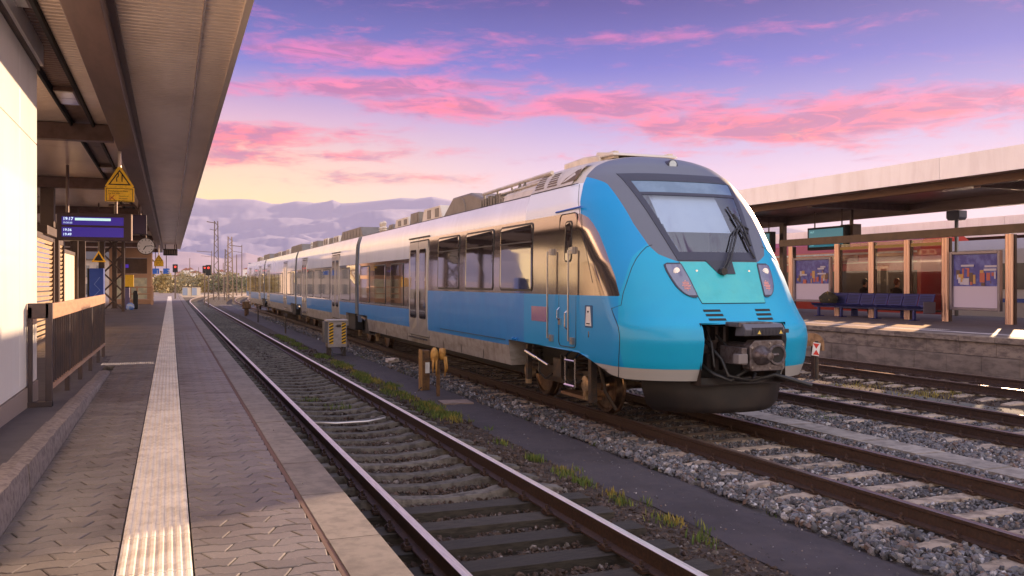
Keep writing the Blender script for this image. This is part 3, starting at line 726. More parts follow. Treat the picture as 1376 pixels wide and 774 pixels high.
cp.box(cxx - .16, cxx + .16, CY + .1, CY + .9, cz - .12, cz + .12)
cpl = cp.build('coupler', M_cpl, TR, bevel=.008)
mb = MB(); mb.lathe([(-.20, .02), (-.195, .05), (-.12, .062), (-.07, .115), (.0, .13)], (cxx - .10, CY, cz), 'Y', 24); shade_auto(mb.build('coupler_cone', M_cpl, cpl), 50)
mb = MB(); mb.tube([(cxx + .14 + .118 * math.cos(t), CY - .01, cz + .118 * math.sin(t)) for t in np.linspace(0, 2 * math.pi, 29)], .018, 6, cap=False); mb.build('coupler_cup', M_cpl, cpl)
mb = MB(); mb.lathe([(-.006, .11), (-.001, .11)], (cxx + .14, CY - .002, cz), 'Y', 24); mb.build('cup_hole', M_black, cpl)
mb = MB(); mb.tube([(cxx + .02, CY - .02, cz), (cxx + .14, CY - .03, cz + .005)], .022, 8); mb.build('cup_hook', M_cpl, cpl)
for (a, b) in ((.03, .15), (.03, -.17), (-.24, .10), (.23, .13), (-.24, -.15), (.23, -.15)):
    mb = MB(); mb.lathe([(-.012, .016), (0, .018)], (cxx + a, CY, cz + b), 'Y', 6); mb.build('coupler_bolt', M_chrome, cpl)
mb = MB(); mb.prism([(cxx - .33 + .09 * math.cos(t) * .001, 0) for t in (0, 1, 2)] if 0 else [(CY - .02, cz + .25), (CY - .04, cz + .33), (CY + .02, cz + .40), (CY + .16, cz + .41), (CY + .2, cz + .24)], 'X', cxx - .36, cxx + .24)
cv = mb.build('contact_cover', mat('cover_grey', (.115, .115, .14), .4, .3), TR, bevel=.01)
for k in range(22):
    mb = MB(); x = cxx - .26 + k * .0215; mb.box(x, x + .011, CY - .048, CY - .018, cz + .26, cz + .355)
    mb.build('cover_rib', mat('cover_rib', (.07, .07, .09), .4, .4), cv)
for x in (cxx - .19, cxx + .14):
    mb = MB(); mb.prism([(x, cz + .275), (x + .05, cz + .275), (x + .025, cz + .32)], 'Y', CY - .054, CY - .049); mb.build('warning_sticker', mat('sticker', (.75, .55, .12), .5), cv)
mb = MB(); mb.box(cxx - .40, cxx + .12, CY + .05, CY + .35, cz + .36, cz + .42); mb.box(cxx - .38, cxx - .30, CY + .02, CY + .5, cz - .12, cz + .1); mb.build('coupler_bracket', M_cpl, TR, bevel=.006)
mb = MB(); mb.box(cxx - .44, cxx - .30, CY - .0, CY + .12, cz - .10, cz + .02); mb.build('junction_box', mat('jbox', (.22, .20, .21), .5, .3), TR, bevel=.006)
for pts, r in (([(cxx - .5, 10.2, 1.25), (cxx - .42, 9.9, 1.0), (cxx - .42, 9.75, .8), (cxx - .1, 9.7, .73), (cxx + .1, 9.9, .8)], .022), ([(cxx - .55, 10.3, .95), (cxx - .5, 9.95, .8), (cxx - .35, 9.8, .73), (cxx - .12, 9.75, .88)], .028),
               ([(cxx - .3, 10.2, 1.3), (cxx - .33, 9.8, 1.1), (cxx - .28, 9.72, .95)], .018), ([(cxx - .25, 10.1, .72), (cxx - .1, 9.65, .74), (cxx + .12, 9.5, .82), (cxx + .33, 9.28, .74), (cxx + .45, 9.2, .70)], .026),
               ([(cxx - .42, 10.3, 1.4), (cxx - .52, 9.98, 1.2), (cxx - .50, 9.95, .9)], .016)):
    mb = MB(); mb.tube(pts, r, 7); shade_auto(mb.build('hose', M_rubber, TR), 60)
mb = MB(); mb.box(cxx + .23, cxx + .33, CY + .0, CY + .1, cz + .28, cz + .33); mb.build('bracket', M_cpd, TR)
for k in range(5):
    mb = MB(); mb.box(XC - .5 + .13 * k, XC - .46 + .13 * k, 10.4, 10.5, .8, 1.4); mb.box(XC - .52 + .13 * k, XC - .42 + .13 * k, 10.3, 10.42, 1.0 + .05 * (k % 3), 1.12 + .05 * (k % 3)); mb.build('draw_gear', M_cpd, TR)
# snow plough
mb = MB(); ol = []
for t in np.linspace(-1, 1, 25):
    u = 1.12 * t; y = 9.98 + .62 * abs(t) ** 2.6; ol.append((u, y))
rows = []
for z, dy in ((.275, .03), (.285, .0), (.36, -.01), (.58, .0), (.74, .03)): rows.append([(XC + u * lerp_tab(z, [(.275, .84), (.36, .94), (.5, 1.0)]), y + dy, z) for u, y in ol])
mb.grid(rows); mb.grid([[(p[0], p[1] + .03, p[2]) for p in r] for r in rows]); sp = mb.build('snow_plough', mat('plough_dark', (.012, .010, .011), .6, .2, (.024, .017, .015), 3, bump=.001, dirt=(5, .6, (1, 1, .5), (1.0, .75, .6))), TR, smooth=True)

# ---- straight body
def wz(z): return fW(z)
def side_patch(mb, poly, off, s=-1, mi=0, thick=.02):
    n = len(poly); vs = [(XC + s * (wz(z) + off), y, z) for y, z in poly] + [(XC + s * (wz(z) + off - thick), y, z) for y, z in poly]
    mb.add(vs, [tuple(range(n))] + [(k, (k + 1) % n, n + (k + 1) % n, n + k) for k in range(n)], mi)
BM = [M_skirt, M_blue, M_brz, M_silver, mat('roof_grey', (.30, .29, .29), .55, .2, (.22, .2, .19), 2)]
def body(y0, y1, zones, skirt):
    """zones: (ya, yb, blue_top, band_top); skirt: (ya,yb) where the grey skirt hangs low"""
    mb = MB(); cuts = sorted(set([y0, y1] + [v for z in zones for v in z[:2]] + list(skirt)))
    cuts = [c for c in cuts if y0 <= c <= y1]
    for a, b in zip(cuts, cuts[1:]):
        m = (a + b) / 2; zn = [z for z in zones if z[0] <= m <= z[1]][0]; low = skirt[0] <= m <= skirt[1]
        lv = [(.545, 0), (.72, 0), (.9, 1), (1.1, 1), (zn[2], 2), (1.9 if zn[2] < 1.9 else 2.0, 2), (2.3, 2), (zn[3], 3), (3.1, 3), (3.2, 3), (3.35, 3), (3.47, 4), (3.52, 4)]
        lv = sorted(lv)
        if not low: lv = [(1.0, 1)] + [p for p in lv if p[0] > 1.0]
        for s in (-1, 1):
            for (za, ma), (zb, _) in zip(lv, lv[1:]):
                P = lambda y, z: (XC + s * (wz(z) if z <= 3.47 else 1.2), y, z)
                mb.add([P(a, za), P(b, za), P(b, zb), P(a, zb)], [(0, 1, 2, 3)], ma)
            zb = lv[0][0]
            mb.add([(XC + s * wz(zb), a, zb), (XC + s * wz(zb), b, zb), (XC, b, zb), (XC, a, zb)], [(0, 1, 2, 3)], 0)
            mb.add([(XC + s * 1.2, a, 3.52), (XC + s * 1.2, b, 3.52), (XC, b, 3.60), (XC, a, 3.60)], [(0, 1, 2, 3)], 4)
    ring = lambda y, zb: [(XC + s * w, y, z) for s, w, z in [(-1, wz(zb), zb)] + [(-1, wz(z), z) for z in (1.4, 2.3, 3.0, 3.47)] + [(-1, 1.2, 3.52), (1, 1.2, 3.52)] + [(1, wz(z), z) for z in (3.47, 3.0, 2.3, 1.4)] + [(1, wz(zb), zb)]]
    if y0 > YB + 1: mb.add(ring(y0, 1.0), [tuple(range(12))], 4)
    mb.add(ring(y1, 1.0), [tuple(range(12))], 4)
    for ys_ in skirt:
        if y0 < ys_ < y1: mb.add([(XC - wz(.545), ys_, .545), (XC + wz(.545), ys_, .545), (XC + wz(1.0), ys_, 1.0), (XC - wz(1.0), ys_, 1.0)], [(0, 1, 2, 3)], 0)
    bm = bmesh.new(); ob = mb.build('car_body', BM, TR)
    bm.from_mesh(ob.data); bmesh.ops.remove_doubles(bm, verts=bm.verts, dist=.0005); bmesh.ops.recalc_face_normals(bm, faces=bm.faces)
    for f in bm.faces: f.smooth = True
    for e in bm.edges:
        if len(e.link_faces) == 2 and e.calc_face_angle(0) > R(25): e.smooth = False
    bm.to_mesh(ob.data); bm.free(); return ob
HI, LO = (1.82, 3.05), (1.345, 2.60)
body(YB, 28.15, [(YB, 20.88, *HI), (20.88, 28.15, *LO)], (14.75, 26.9))
body(28.75, 43.1, [(28.75, 43.1, *LO)], (30.4, 41.6))
body(43.7, 58.3, [(43.7, 58.3, *LO)], (45.4, 56.8))
body(58.9, 72.5, [(58.9, 72.5, *LO)], (60.4, 70))
# rounded tail of the last car
mb = MB(); rows = []
for z, d in ((1.0, 2.6), (1.6, 2.7), (2.0, 2.4), (2.6, 1.8), (3.1, 1.2), (3.47, .7), (3.55, .2)):
    rows.append([(XC + wz(min(z, 3.47)) * math.sin(t), 72.5 + d * max(0, math.cos(t)) ** .8, z) for t in np.linspace(-math.pi / 2, math.pi / 2, 17)])
mb.grid(rows); mb.build('tail_cab', M_blue, TR, smooth=True)
# gangways
for ya in (28.15, 43.1, 58.3):
    mb = MB()
    for k in range(7):
        yk = ya + .01 + k * .083; o = .02 if k % 2 else -.03
        P = [(-1.41 - o, .75), (-1.43 - o, 1.4), (-1.43 - o, 2.4), (-1.40 - o, 3.1), (-1.30 - o, 3.44), (-1.1, 3.52), (1.1, 3.52), (1.30 + o, 3.44), (1.40 + o, 3.1), (1.43 + o, 2.4), (1.43 + o, 1.4), (1.41 + o, .75)]
        if k == 0: allr = []
        allr.append([(XC + u, yk, z) for u, z in P])
    mb.grid(allr); mb.build('gangway_bellows', mat('bellows_blue', (.012, .05, .13), .45, .1, coat=.3), TR)
    mb = MB(); mb.box(XC - 1.1, XC + 1.1, ya - .8, ya + 1.4, .35, .99); mb.build('underframe', M_black, TR)
# windows, doors
def window(y0, y1, z0, z1, s=-1, vent=False):
    mb = MB(); side_patch(mb, rrect(y0, y1, z0, z1, .10), .008, s); w = mb.build('window', M_gask, TR)
    mb = MB(); side_patch(mb, rrect(y0 + .035, y1 - .035, z0 + .035, z1 - .035, .075), .012, s); mb.build('pane', M_win, w)
    if vent:
        mb = MB(); side_patch(mb, rrect(y0 + .035, y1 - .035, z1 - .33, z1 - .305, .008), .018, s); mb.build('window_bar', M_gask, w)
for s in (-1, 1):
    for a, b in ((17.62, 19.2), (15.52, 17.2), (13.6, 15.18)): window(a, b, 1.86, 3.0, s, True)
    for a, b in ((26.45, 27.9), (24.35, 25.8), (22.3, 23.75)): window(a, b, 1.40, 2.52, s)
    for a, b in ((29.6, 31.2), (33.6, 35.3), (35.7, 37.4), (37.8, 39.4), (41.5, 42.8), (44.0, 45.0), (45.2, 46.6), (48.6, 50.2), (50.5, 52.1), (52.4, 54.0), (54.2, 55.0), (57.0, 58.0), (59.3, 60.6), (62.8, 64.4), (64.8, 66.4), (66.8, 68.4), (70.6, 72.2)): window(a, b, 1.40, 2.52, s)
def double_door(ya, yb, s=-1):
    mb = MB(); side_patch(mb, rrect(ya, yb, .70, 3.02, .05), .006, s, thick=.03); d = mb.build('door', M_gask, TR)
    mid = (ya + yb) / 2
    for a, b in ((ya + .035, mid - .02), (mid + .02, yb - .035)):
        mb = MB(); side_patch(mb, [(a, z) for z in np.linspace(.74, 2.98, 9)] + [(b, z) for z in np.linspace(2.98, .74, 9)], .016, s, thick=.03); lf = mb.build('door_leaf', M_door, d)
        mb = MB(); side_patch(mb, rrect(a + .12, b - .12, 1.15, 2.80, .07), .022, s); mb.build('door_window', M_win, lf)
    mb = MB(); mb.box(*(sorted((XC + s * (wz(.7) - .01), XC + s * (wz(.7) + .06)))), ya, yb, .655, .695); mb.build('door_step', M_chrome, d)
    mb = MB(); mb.box(*(sorted((XC + s * (wz(3.1) - .02), XC + s * (wz(3.1) + .03)))), ya - .05, yb + .05, 3.07, 3.10); mb.build('rain_strip', M_gask, d)
for s in (-1, 1):
    for a, b in ((20.0, 21.75), (31.6, 33.2), (39.7, 41.2), (46.9, 48.3), (55.2, 56.7), (61.0, 62.4), (68.8, 70.2)): double_door(a, b, s)
# cab door with grab rails, number plate, hatches
for s in (-1, 1):
    ring_ = rrect(11.93, 12.55, 1.04, 3.04, .08)
    mb = MB(); P3 = [(XC + s * (wz(z) + .004), y, z) for y, z in ring_]; mb.tube(P3 + P3[:1], .007, 5, cap=False); d = mb.build('cab_door', M_gask, TR)
    mb = MB(); side_patch(mb, rrect(12.08, 12.34, 2.31, 2.93, .07), .006, s); w = mb.build('cab_door_window', M_gask, d)
    mb = MB(); side_patch(mb, rrect(12.105, 12.315, 2.335, 2.905, .055), .010, s); mb.build('pane', M_win, w)
    mb = MB(); mb.tube([(XC + s * (1.49 + .01), 12.50, 1.42), (XC + s * 1.55, 12.48, 1.46), (XC + s * 1.55, 12.48, 1.58), (XC + s * 1.5, 12.5, 1.62)], .012, 6)
    mb.box(*sorted((XC + s * 1.49, XC + s * 1.52)), 12.44, 12.52, 1.36, 1.46); mb.build('door_handle', M_chrome, d)
    for yr in (12.80, 12.02):
        mb = MB(); X = XC + s * 1.575
        mb.tube([(XC + s * 1.48, yr, 2.48), (X, yr, 2.48), (X, yr, 1.14), (XC + s * 1.49, yr, 1.14)], .015, 8)
        for z in (2.48, 1.14): mb.box(*sorted((XC + s * 1.47, XC + s * 1.53)), yr - .05, yr + .05, z - .05, z + .05)
        shade_auto(mb.build('grab_rail', mat('grab_rail_steel', (.42, .40, .40), .3, .8), TR), 40)
    mb = MB(); mb.tube([(XC + s * 1.50, 12.22, 1.30), (XC + s * 1.54, 12.22, 1.34), (XC + s * 1.54, 12.22, 1.55), (XC + s * 1.5, 12.22, 1.58)], .012, 6); mb.build('door_pull', M_chrome, TR)
    mb = MB(); side_patch(mb, rrect(12.95, 13.66, 1.38, 1.62, .01), .004, s); mb.build('side_panel', mat('violet_panel', (.26, .13, .30), .25, .2, (.36, .17, .26), 1.5, coat=1), TR)
    mb = MB(); side_patch(mb, rrect(11.37, 11.62, 1.36, 1.68, .02), .004, s); h = mb.build('label_recess', mat('recess_blue', (.01, .08, .2), .5), TR)
    mb = MB(); side_patch(mb, [(11.41, 1.385), (11.60, 1.385), (11.56, 1.66), (11.45, 1.66)], .008, s)
    mb.build('white_label', M_white, h)
    mb = MB(); side_patch(mb, [(11.47, 1.60), (11.54, 1.60), (11.505, 1.565)], .013, s); side_patch(mb, rrect(11.45, 11.56, 1.41, 1.425, .003), .013, s); mb.build('label_print', M_black, h, kind='stuff')
    mb = MB(); side_patch(mb, rrect(11.48, 11.51, 1.22, 1.31, .01), .006, s); mb.build('small_lock', M_chrome, TR)
    mb = MB(); mb.tube([(XC + s * (wz(3.09) + .012), y, 3.09 + (12.7 - y) * .02) for y in (12.70, 11.80)], .014, 6); mb.build('blue_strip', mat('strip_blue', (.02, .12, .5), .4), TR)
    # joints of the skirt flaps and a rain-smudged lower line
    for y in (16.2, 17.6, 18.9, 22.1, 24.4): 
        mb = MB(); mb.box(*sorted((XC + s * (wz(.7) + .0), XC + s * (wz(.7) + .006))), y, y + .012, .56, .895); mb.build('flap_joint', M_gask, TR)
    mb = MB(); mb.box(*sorted((XC + s * 1.486, XC + s * 1.496)), 14.9, 19.0, .985, .995); mb.build('sill_line', M_gask, TR)
    for y in (14.3, 14.45):
        mb = MB(); mb.tube([(XC + s * 1.5, y, 1.02), (XC + s * 1.53, y, 1.05)], .022, 7); mb.build('lifting_eye', M_blue, TR)
# underframe and front bogie
mb = MB(); mb.box(XC - 1.0, XC + 1.0, 10.9, 14.73, .62, .97); mb.build('underframe', M_black, TR)
mb = MB(); mb.box(XC - 1.1, XC + 1.1, 14.76, 26.8, .38, .60); mb.build('underframe', M_black, TR)
for a, b in ((30.4, 41.6), (45.4, 56.8), (60.4, 70)): mb = MB(); mb.box(XC - 1.1, XC + 1.1, a, b, .38, .58); mb.build('underframe', M_black, TR)
M_wheel = mat('wheel_steel', (.42, .28, .17), .28, .95, (.24, .15, .09), 9)
M_ax = mat('axle_cover', (.55, .40, .24), .42, .5, (.30, .19, .10), 8)
def bogie(yc, wb=2.6, full=True):
    b = MB()
    for s in (-1, 1):
        X = XC + s * 1.02
        b.prism([(yc - wb / 2 - .3, .50), (yc - wb / 2 + .25, .50), (yc - .5, .36), (yc + .5, .36), (yc + wb / 2 - .25, .50), (yc + wb / 2 + .3, .50), (yc + wb / 2 + .3, .66), (yc + .6, .62), (yc - .6, .62), (yc - wb / 2 - .3, .66)], 'X', X - .07, X + .07)
    b.box(XC - 1.0, XC + 1.0, yc - .3, yc + .3, .40, .66)
    bg = b.build('bogie', M_steel, TR)
    for y in (yc - wb / 2, yc + wb / 2):
        w = MB()
        for s in (-1, 1):
            X = XC + s * .7525
            w.lathe([(-.07 * s * 1, .36), (-.07 * s, .455), (-.04 * s, .445), (-.03 * s, .425), (.065 * s, .415), (.07 * s, .37), (.05 * s, .35), (.04 * s, .12), (.09 * s, .10)], (X, y, .43), 'X', 36)
        w.tube([(XC - .9, y, .43), (XC + .9, y, .43)], .08, 10)
        shade_auto(w.build('wheelset', M_wheel, bg), 35)
        if full:
            for s in (-1, 1):
                a = MB(); a.lathe([(-.10, .13), (.02, .13), (.035, .10)] if s > 0 else [(.10, .13), (-.02, .13), (-.035, .10)], (XC + s * 1.13, y, .45), 'X', 18)
                a.box(XC + s * 1.12 - .04, XC + s * 1.12 + .04, y - .05, y + .05, .22, .4); shade_auto(a.build('axle_box', M_ax, bg), 40)
                for q in (-.28, .28):
                    a = MB()
                    for k in range(5): a.lathe([(.0, .09), (.02, .11), (.035, .09)], (XC + s * 1.06, y + q, .56 + .07 * k), 'Z', 12)
                    a.build('spring', M_steel, bg, kind='stuff')
    return bg
bg = bogie(13.52, 2.36)
for s in (-1, 1):
    mb = MB(); mb.tube([(XC + s * 1.36, 14.2, .83), (XC + s * 1.36, 13.72, .75)], .045, 10); mb.tube([(XC + s * 1.36, 13.75, .755), (XC + s * 1.36, 13.25, .67)], .03, 10)
    shade_auto(mb.build('yaw_damper', M_chrome, bg), 40)
    mb = MB(); mb.box(XC + s * 1.3 - .04, XC + s * 1.3 + .04, 14.20, 14.28, .35, .95); mb.box(XC + s * 1.25 - .05, XC + s * 1.25 + .05, 12.9, 13.2, .5, .8); mb.box(XC + s * 1.28 - .05, XC + s * 1.28 + .05, 11.75, 11.85, .25, .9); mb.build('bracket', M_steel, bg, kind='stuff')
    for y in (14.0, 13.1, 12.9):
        mb = MB(); mb.tube([(XC + s * 1.2, y, .85), (XC + s * 1.25, y - .1, .5), (XC + s * 1.2, y - .25, .4), (XC + s * 1.18, y - .5, .5)], .018, 6); mb.build('hose', M_rubber, bg)
    mb = MB(); X = XC + s * 1.40
    for y in (12.52, 12.16): mb.tube([(XC + s * 1.25, y + .03, .98), (X, y, .86), (X, y, .42)], .018, 7)
    mb.tube([(X, 12.52, .82), (X, 12.16, .82)], .018, 7); mb.tube([(X, 12.52, .44), (X, 12.16, .44)], .026, 7)
    mb.build('step_ladder', M_chrome, TR)
    mb = MB(); mb.box(XC + s * 1.0 - .12, XC + s * 1.0 + .12, 12.3, 13.3, .20, .25); mb.build('brake_magnet', mat('brake_magnet', (.28, .17, .10), .5, .6), bg)
    mb = MB(); mb.tube([(XC + s * 1.12, 11.9, .8), (XC + s * 1.10, 11.75, .40), (XC + s * .95, 11.70, .14)], .03, 7); mb.build('sand_pipe', M_steel, bg)
for yc in (28.45, 43.4, 58.6, 71): bogie(yc, 2.7, True)
for yc in (28.45, 43.4, 58.6):
    for s in (-1, 1):
        mb = MB(); mb.tube([(XC + s * 1.35, yc - .9, .85), (XC + s * 1.35, yc + .5, .95)], .06, 8); mb.build('yaw_damper', M_chrome, TR)
        for a, b in ((yc - 1.5, yc - .95), (yc + .75, yc + 1.9)):
            mb = MB(); mb.box(XC + s * 1.25 - .15, XC + s * 1.25 + .15, a, b, .45, 1.0); mb.build('equipment_box', M_black, TR, bevel=.03)

# ---- roof equipment
M_cream = mat('roof_fairing', (.66, .58, .48), .42, .1, (.54, .47, .38), 3, rvar=.05)
M_hoodr = mat('roof_hood', (.20, .17, .14), .5, .2, (.15, .125, .10), 2)
for s in (-1, 1):
    mb = MB(); mb.tube([(XC + s * (fW(3.485) + .004), 12.12, 3.488), (XC + s * (fW(3.485) + .004), 13.98, 3.488)], .006, 5); mb.tube([(XC + s * (fW(3.47) + .002), 14.0, 3.472), (XC + s * (fW(3.47) + .002), 28.1, 3.472)], .007, 5); mb.build('cant_rail_joint', M_gask, TR, kind='stuff')
# louvred fairing behind the cab
def louvre(s):
    mb = MB(); xo = XC + s * 1.30; xi = XC + s * .98
    prof = lambda y: [(xo, 3.50), (XC + s * (1.27), 3.60), (XC + s * 1.12, lerp_tab(y, [(14, 3.76), (15.2, 3.72), (17.2, 3.66)])), (xi, lerp_tab(y, [(14, 3.86), (15.2, 3.82), (17.2, 3.72)])), (xi - s * .3, lerp_tab(y, [(14, 3.9), (15.2, 3.84), (17.2, 3.72)]))]
    mb.grid([[(p[0], y, p[1]) for p in prof(y)] for y in np.linspace(13.9, 15.5, 8)])
    f = mb.build('roof_fairing', M_cream, TR)
    return f
for s in (-1, 1):
    f = louvre(s)
    # shell along the nose shoulder so that the cream fairing starts at the helmet
    mb = MB(); mb.grid([[(XC + s * (fW(z) + .006), y, z) for z in (3.50, 3.58, 3.66, 3.74, 3.80, 3.85)] for y in np.linspace(12.35, 13.92, 5)]); mb.build('roof_fairing', M_cream, TR, smooth=True)
    mb = MB(); side_patch(mb, [(12.30, 3.56), (12.82, 3.545), (12.72, 3.63), (12.52, 3.745), (12.40, 3.75), (12.30, 3.66)], .012, s); mb.build('fairing_opening', mat('opening_brown', (.14, .09, .05), .7), TR)
    for j in range(2):
        for k in range(6):
            zz = 3.545 + k * .045; y0_ = 12.98 + j * .52 + .06 * k * .4
            if j == 1 or k < 6:
                mb = MB(); w0 = lambda z: fW(z) + .012
                yy0, yy1 = y0_ + k * .03, y0_ + .38 + k * .01
                mb.add([(XC + s * w0(zz), yy0, zz), (XC + s * w0(zz), yy1, zz), (XC + s * w0(zz + .022), yy1, zz + .022), (XC + s * w0(zz + .022), yy0, zz + .022)], [(0, 1, 2, 3)])
                mb.build('louvre_slot', MATS['opening_brown'], TR)
    mb = MB(); mb.tube([(XC + s * 1.10, 13.7, 3.84), (XC + s * 1.10, 14.6, 3.83), (XC + s * 1.10, 17.2, 3.80)], .035, 8); mb.build('roof_rail', M_cream, TR)
    for z in (3.60, 3.68):
        mb = MB(); mb.tube([(XC + s * 1.20, 14.0, z + .02), (XC + s * 1.20, 16.0, z)], .018, 6); mb.build('roof_pipe', M_cream, TR)
mb = MB(); mb.prism([(12.9, 3.95), (12.95, 4.06), (13.5, 4.10), (14.3, 4.08), (14.3, 3.6), (13.2, 3.6)], 'X', XC - .62, XC + .62); mb.build('roof_hatch', M_cream, TR, bevel=.03)
mb = MB(); mb.prism([(12.45, 4.0), (12.5, 4.045), (13.05, 4.12), (13.1, 4.02)], 'X', XC - .60, XC + .56); mb.build('roof_hatch', mat('hatch_cream', (.62, .56, .48), .4), TR, bevel=.015)
for x in (-.5, .48): 
    mb = MB(); mb.box(XC + x - .04, XC + x + .04, 12.55, 13.0, 3.97, 4.08); mb.build('hatch_hinge', M_cream, TR)
# bundle of roof valves and pipes
rr_ = random.Random(4)
mb = MB()
for k in range(16):
    y = 14.6 + k * .16; h = rr_.uniform(.08, .2); mb.box(XC - 1.22, XC - 1.02, y, y + rr_.uniform(.05, .12), 3.5, 3.52 + h)
for k in range(5): mb.tube([(XC - 1.18 + .03 * k, 14.5 + .2 * k, 3.58 + .03 * k), (XC - 1.18 + .03 * k, 17.0 - .1 * k, 3.60 + .03 * k)], .018, 6)
for k in range(9): mb.tube([(XC - 1.16, 14.9 + .26 * k, 3.5), (XC - 1.16, 14.9 + .26 * k, 3.66 + .05 * (k % 3))], .02, 6)
mb.build('valve_bundle', M_hoodr, TR, kind='stuff')
for y in (14.75, 15.0):
    mb = MB(); mb.tube([(XC - 1.15, y, 3.5), (XC - 1.12, y + .12, 3.80), (XC - 1.15, y + .24, 3.5)], .022, 6); mb.build('insulator_frame', M_hoodr, TR)
    mb = MB()
    for k in range(4): mb.lathe([(0, .05), (.02, .075), (.035, .05)], (XC - 1.17, y + .12, 3.53 + .045 * k), 'Z', 10)
    mb.build('insulator', M_cream, TR)
def roof_box(y0, y1, w, z1, m=M_cream, slope=.25, name='roof_unit', z0=3.53):
    mb = MB(); mb.prism([(y0, z0), (y0 + slope, z1), (y1 - slope, z1), (y1, z0)], 'X', XC - w, XC + w); ob = mb.build(name, m, TR, bevel=.02)
    for s in (-1, 1):
        n = max(1, int((y1 - y0 - 2 * slope) / .5))
        for k in range(n):
            a = y0 + slope + .08 + k * (y1 - y0 - 2 * slope) / n; g_ = MB(); g_.box(*sorted((XC + s * (w + .0), XC + s * (w + .012))), a, a + .3, z0 + .06, z1 - .06); g_.build('grille', M_hoodr, ob)
    return ob
mb = MB(); mb.prism([(16.9, 3.5), (17.3, 3.74), (18.2, 3.93), (19.4, 3.93), (20.3, 3.5)], 'X', XC - 1.08, XC + 1.08); mb.build('roof_hood', M_hoodr, TR, bevel=.05)
mb = MB(); mb.lathe([(-.02, .0), (-.02, .26), (.02, .28), (.03, .22)], (XC - 1.08, 18.7, 3.58), 'X', 20); mb.build('roof_fan', M_hoodr, TR)
roof_box(20.3, 22.2, 1.05, 3.86); roof_box(22.3, 23.3, 1.08, 3.84, M_hoodr, .1); roof_box(23.4, 25.2, 1.05, 3.80); roof_box(25.4, 26.3, 1.0, 3.72, M_hoodr)
for a, b, z, m in ((29.6, 34.0, 3.90, M_hoodr), (34.2, 35.5, 3.82, M_cream), (35.6, 36.6, 3.80, M_hoodr), (36.7, 38.0, 3.84, M_cream), (39.5, 41.0, 3.85, M_hoodr),
                   (44.2, 49, 3.92, M_hoodr), (49.3, 51, 3.84, M_cream), (51.2, 53, 3.80, M_hoodr), (53.2, 55, 3.84, M_cream), (55.2, 57, 3.8, M_hoodr), (59.5, 64, 3.9, M_hoodr), (64.3, 66, 3.82, M_cream), (66.3, 68.5, 3.85, M_hoodr)):
    roof_box(a, b, 1.05, z, m, .5 if b - a > 3 else .12)
for y in (26.9, 41.8, 27.3):
    mb = MB(); mb.lathe([(0, .05), (.03, .09), (.06, .05), (.09, .09), (.12, .05), (.15, .09), (.2, .05), (.3, .07), (.36, .03)], (XC - .95, y, 3.53), 'Z', 10); mb.build('insulator', M_cream, TR)

# ------------------------------------------------------------------ left platform: wall, railing, canopy, furniture
def pxdir(px): 
    k = (px - 688) / 1200.; return (CS + k * CC) / (CC - k * CS)      # X per Y, used only to note bearings taken from the photo
M_panel = mat('lift_wall_panel', (.95, .92, .90), .35, 0, (.92, .89, .87), .8, coat=.3, dirt=(1.4, .3, (1, 1.6, .35), (.80, .74, .70)))
M_trim = mat('panel_trim', (.52, .44, .40), .45, .2)
lift = thing('lift_shaft', 'white panelled lift shaft wall at the left edge of the photo, glowing in low sun', 'lift shaft', (-2.4, 7, PZ))
WX = -1.27; Y0, Y1 = 3.0, 10.22
core = MB(); core.box(-3.6, WX - .02, Y0, Y1 - .015, PZ - .05, 5.4); core.build('shaft_core', M_trim, lift)
ycols = [10.22, 9.12, 7.35, 6.1, 4.85, 3.6]; zr = [(.985, 2.10), (2.115, 3.40), (3.415, 4.19)]
for a, b in zip(ycols[1:], ycols[:-1]):
    for z0, z1 in ((1.02, 3.40), (3.41, 4.17)):
        p = MB(); p.box(WX - .02, WX, a + .006, b - .006 if b < 10.2 else b, z0, z1); p.build('wall_panel', M_panel, lift, bevel=.003)
for z0, z1 in ((1.02, 3.40), (3.41, 4.17)):
    p = MB(); p.box(-3.6, WX - .022, Y1 - .015, Y1 + .002, z0, z1); p.build('wall_panel', M_panel, lift)
p = MB(); p.box(WX - .02, WX + .012, Y0, Y1 + .01, PZ + .02, 1.01); p.build('plinth', mat('plinth_grey', (.34, .27, .24), .5, .2), lift)
p = MB(); p.box(-3.6, WX + .05, Y0, Y1 + .10, 4.23, 5.5); p.build('upper_fascia', M_panel, lift)
p = MB(); p.box(-3.5, WX + .02, Y0, Y1 + .08, 4.18, 4.23); p.build('shadow_gap', M_brown, lift)

M_rail = mat('railing_dark', (.060, .048, .058), .42, .45, (.085, .06, .06), 4)
M_rtop = mat('railing_board', (.62, .36, .22), .42, .25, (.50, .28, .17), 5, (4, .6, 4), coat=.3)
rl = thing('railing', 'dark metal railing with vertical bars and tan top board beside the ramp', 'railing', (-1.06, 9.7, rampz(9.7)))
RX = -1.08; RY0, RY1 = 9.50, 17.0; RZ = 1.80
mb = MB(); mb.box(RX - .02, RX + .025, RY0 + .05, RY1, RZ - .15, RZ); mb.build('top_board', M_rtop, rl, bevel=.004)
mb = MB(); mb.box(RX - .03, RX + .03, RY0, RY0 + .06, rampz(RY0), RZ + .01); mb.box(RX - .18, RX - .14, RY0, RY0 + .05, rampz(RY0) - .02, RZ - .03); mb.box(RX - .18, RX, RY0, RY0 + .055, RZ - .14, RZ + .005); mb.box(RX - .185, RX + .03, RY0 - .02, RY0 + .07, rampz(RY0), rampz(RY0) + .05)
mb.build('end_frame', M_rail, rl, bevel=.004)
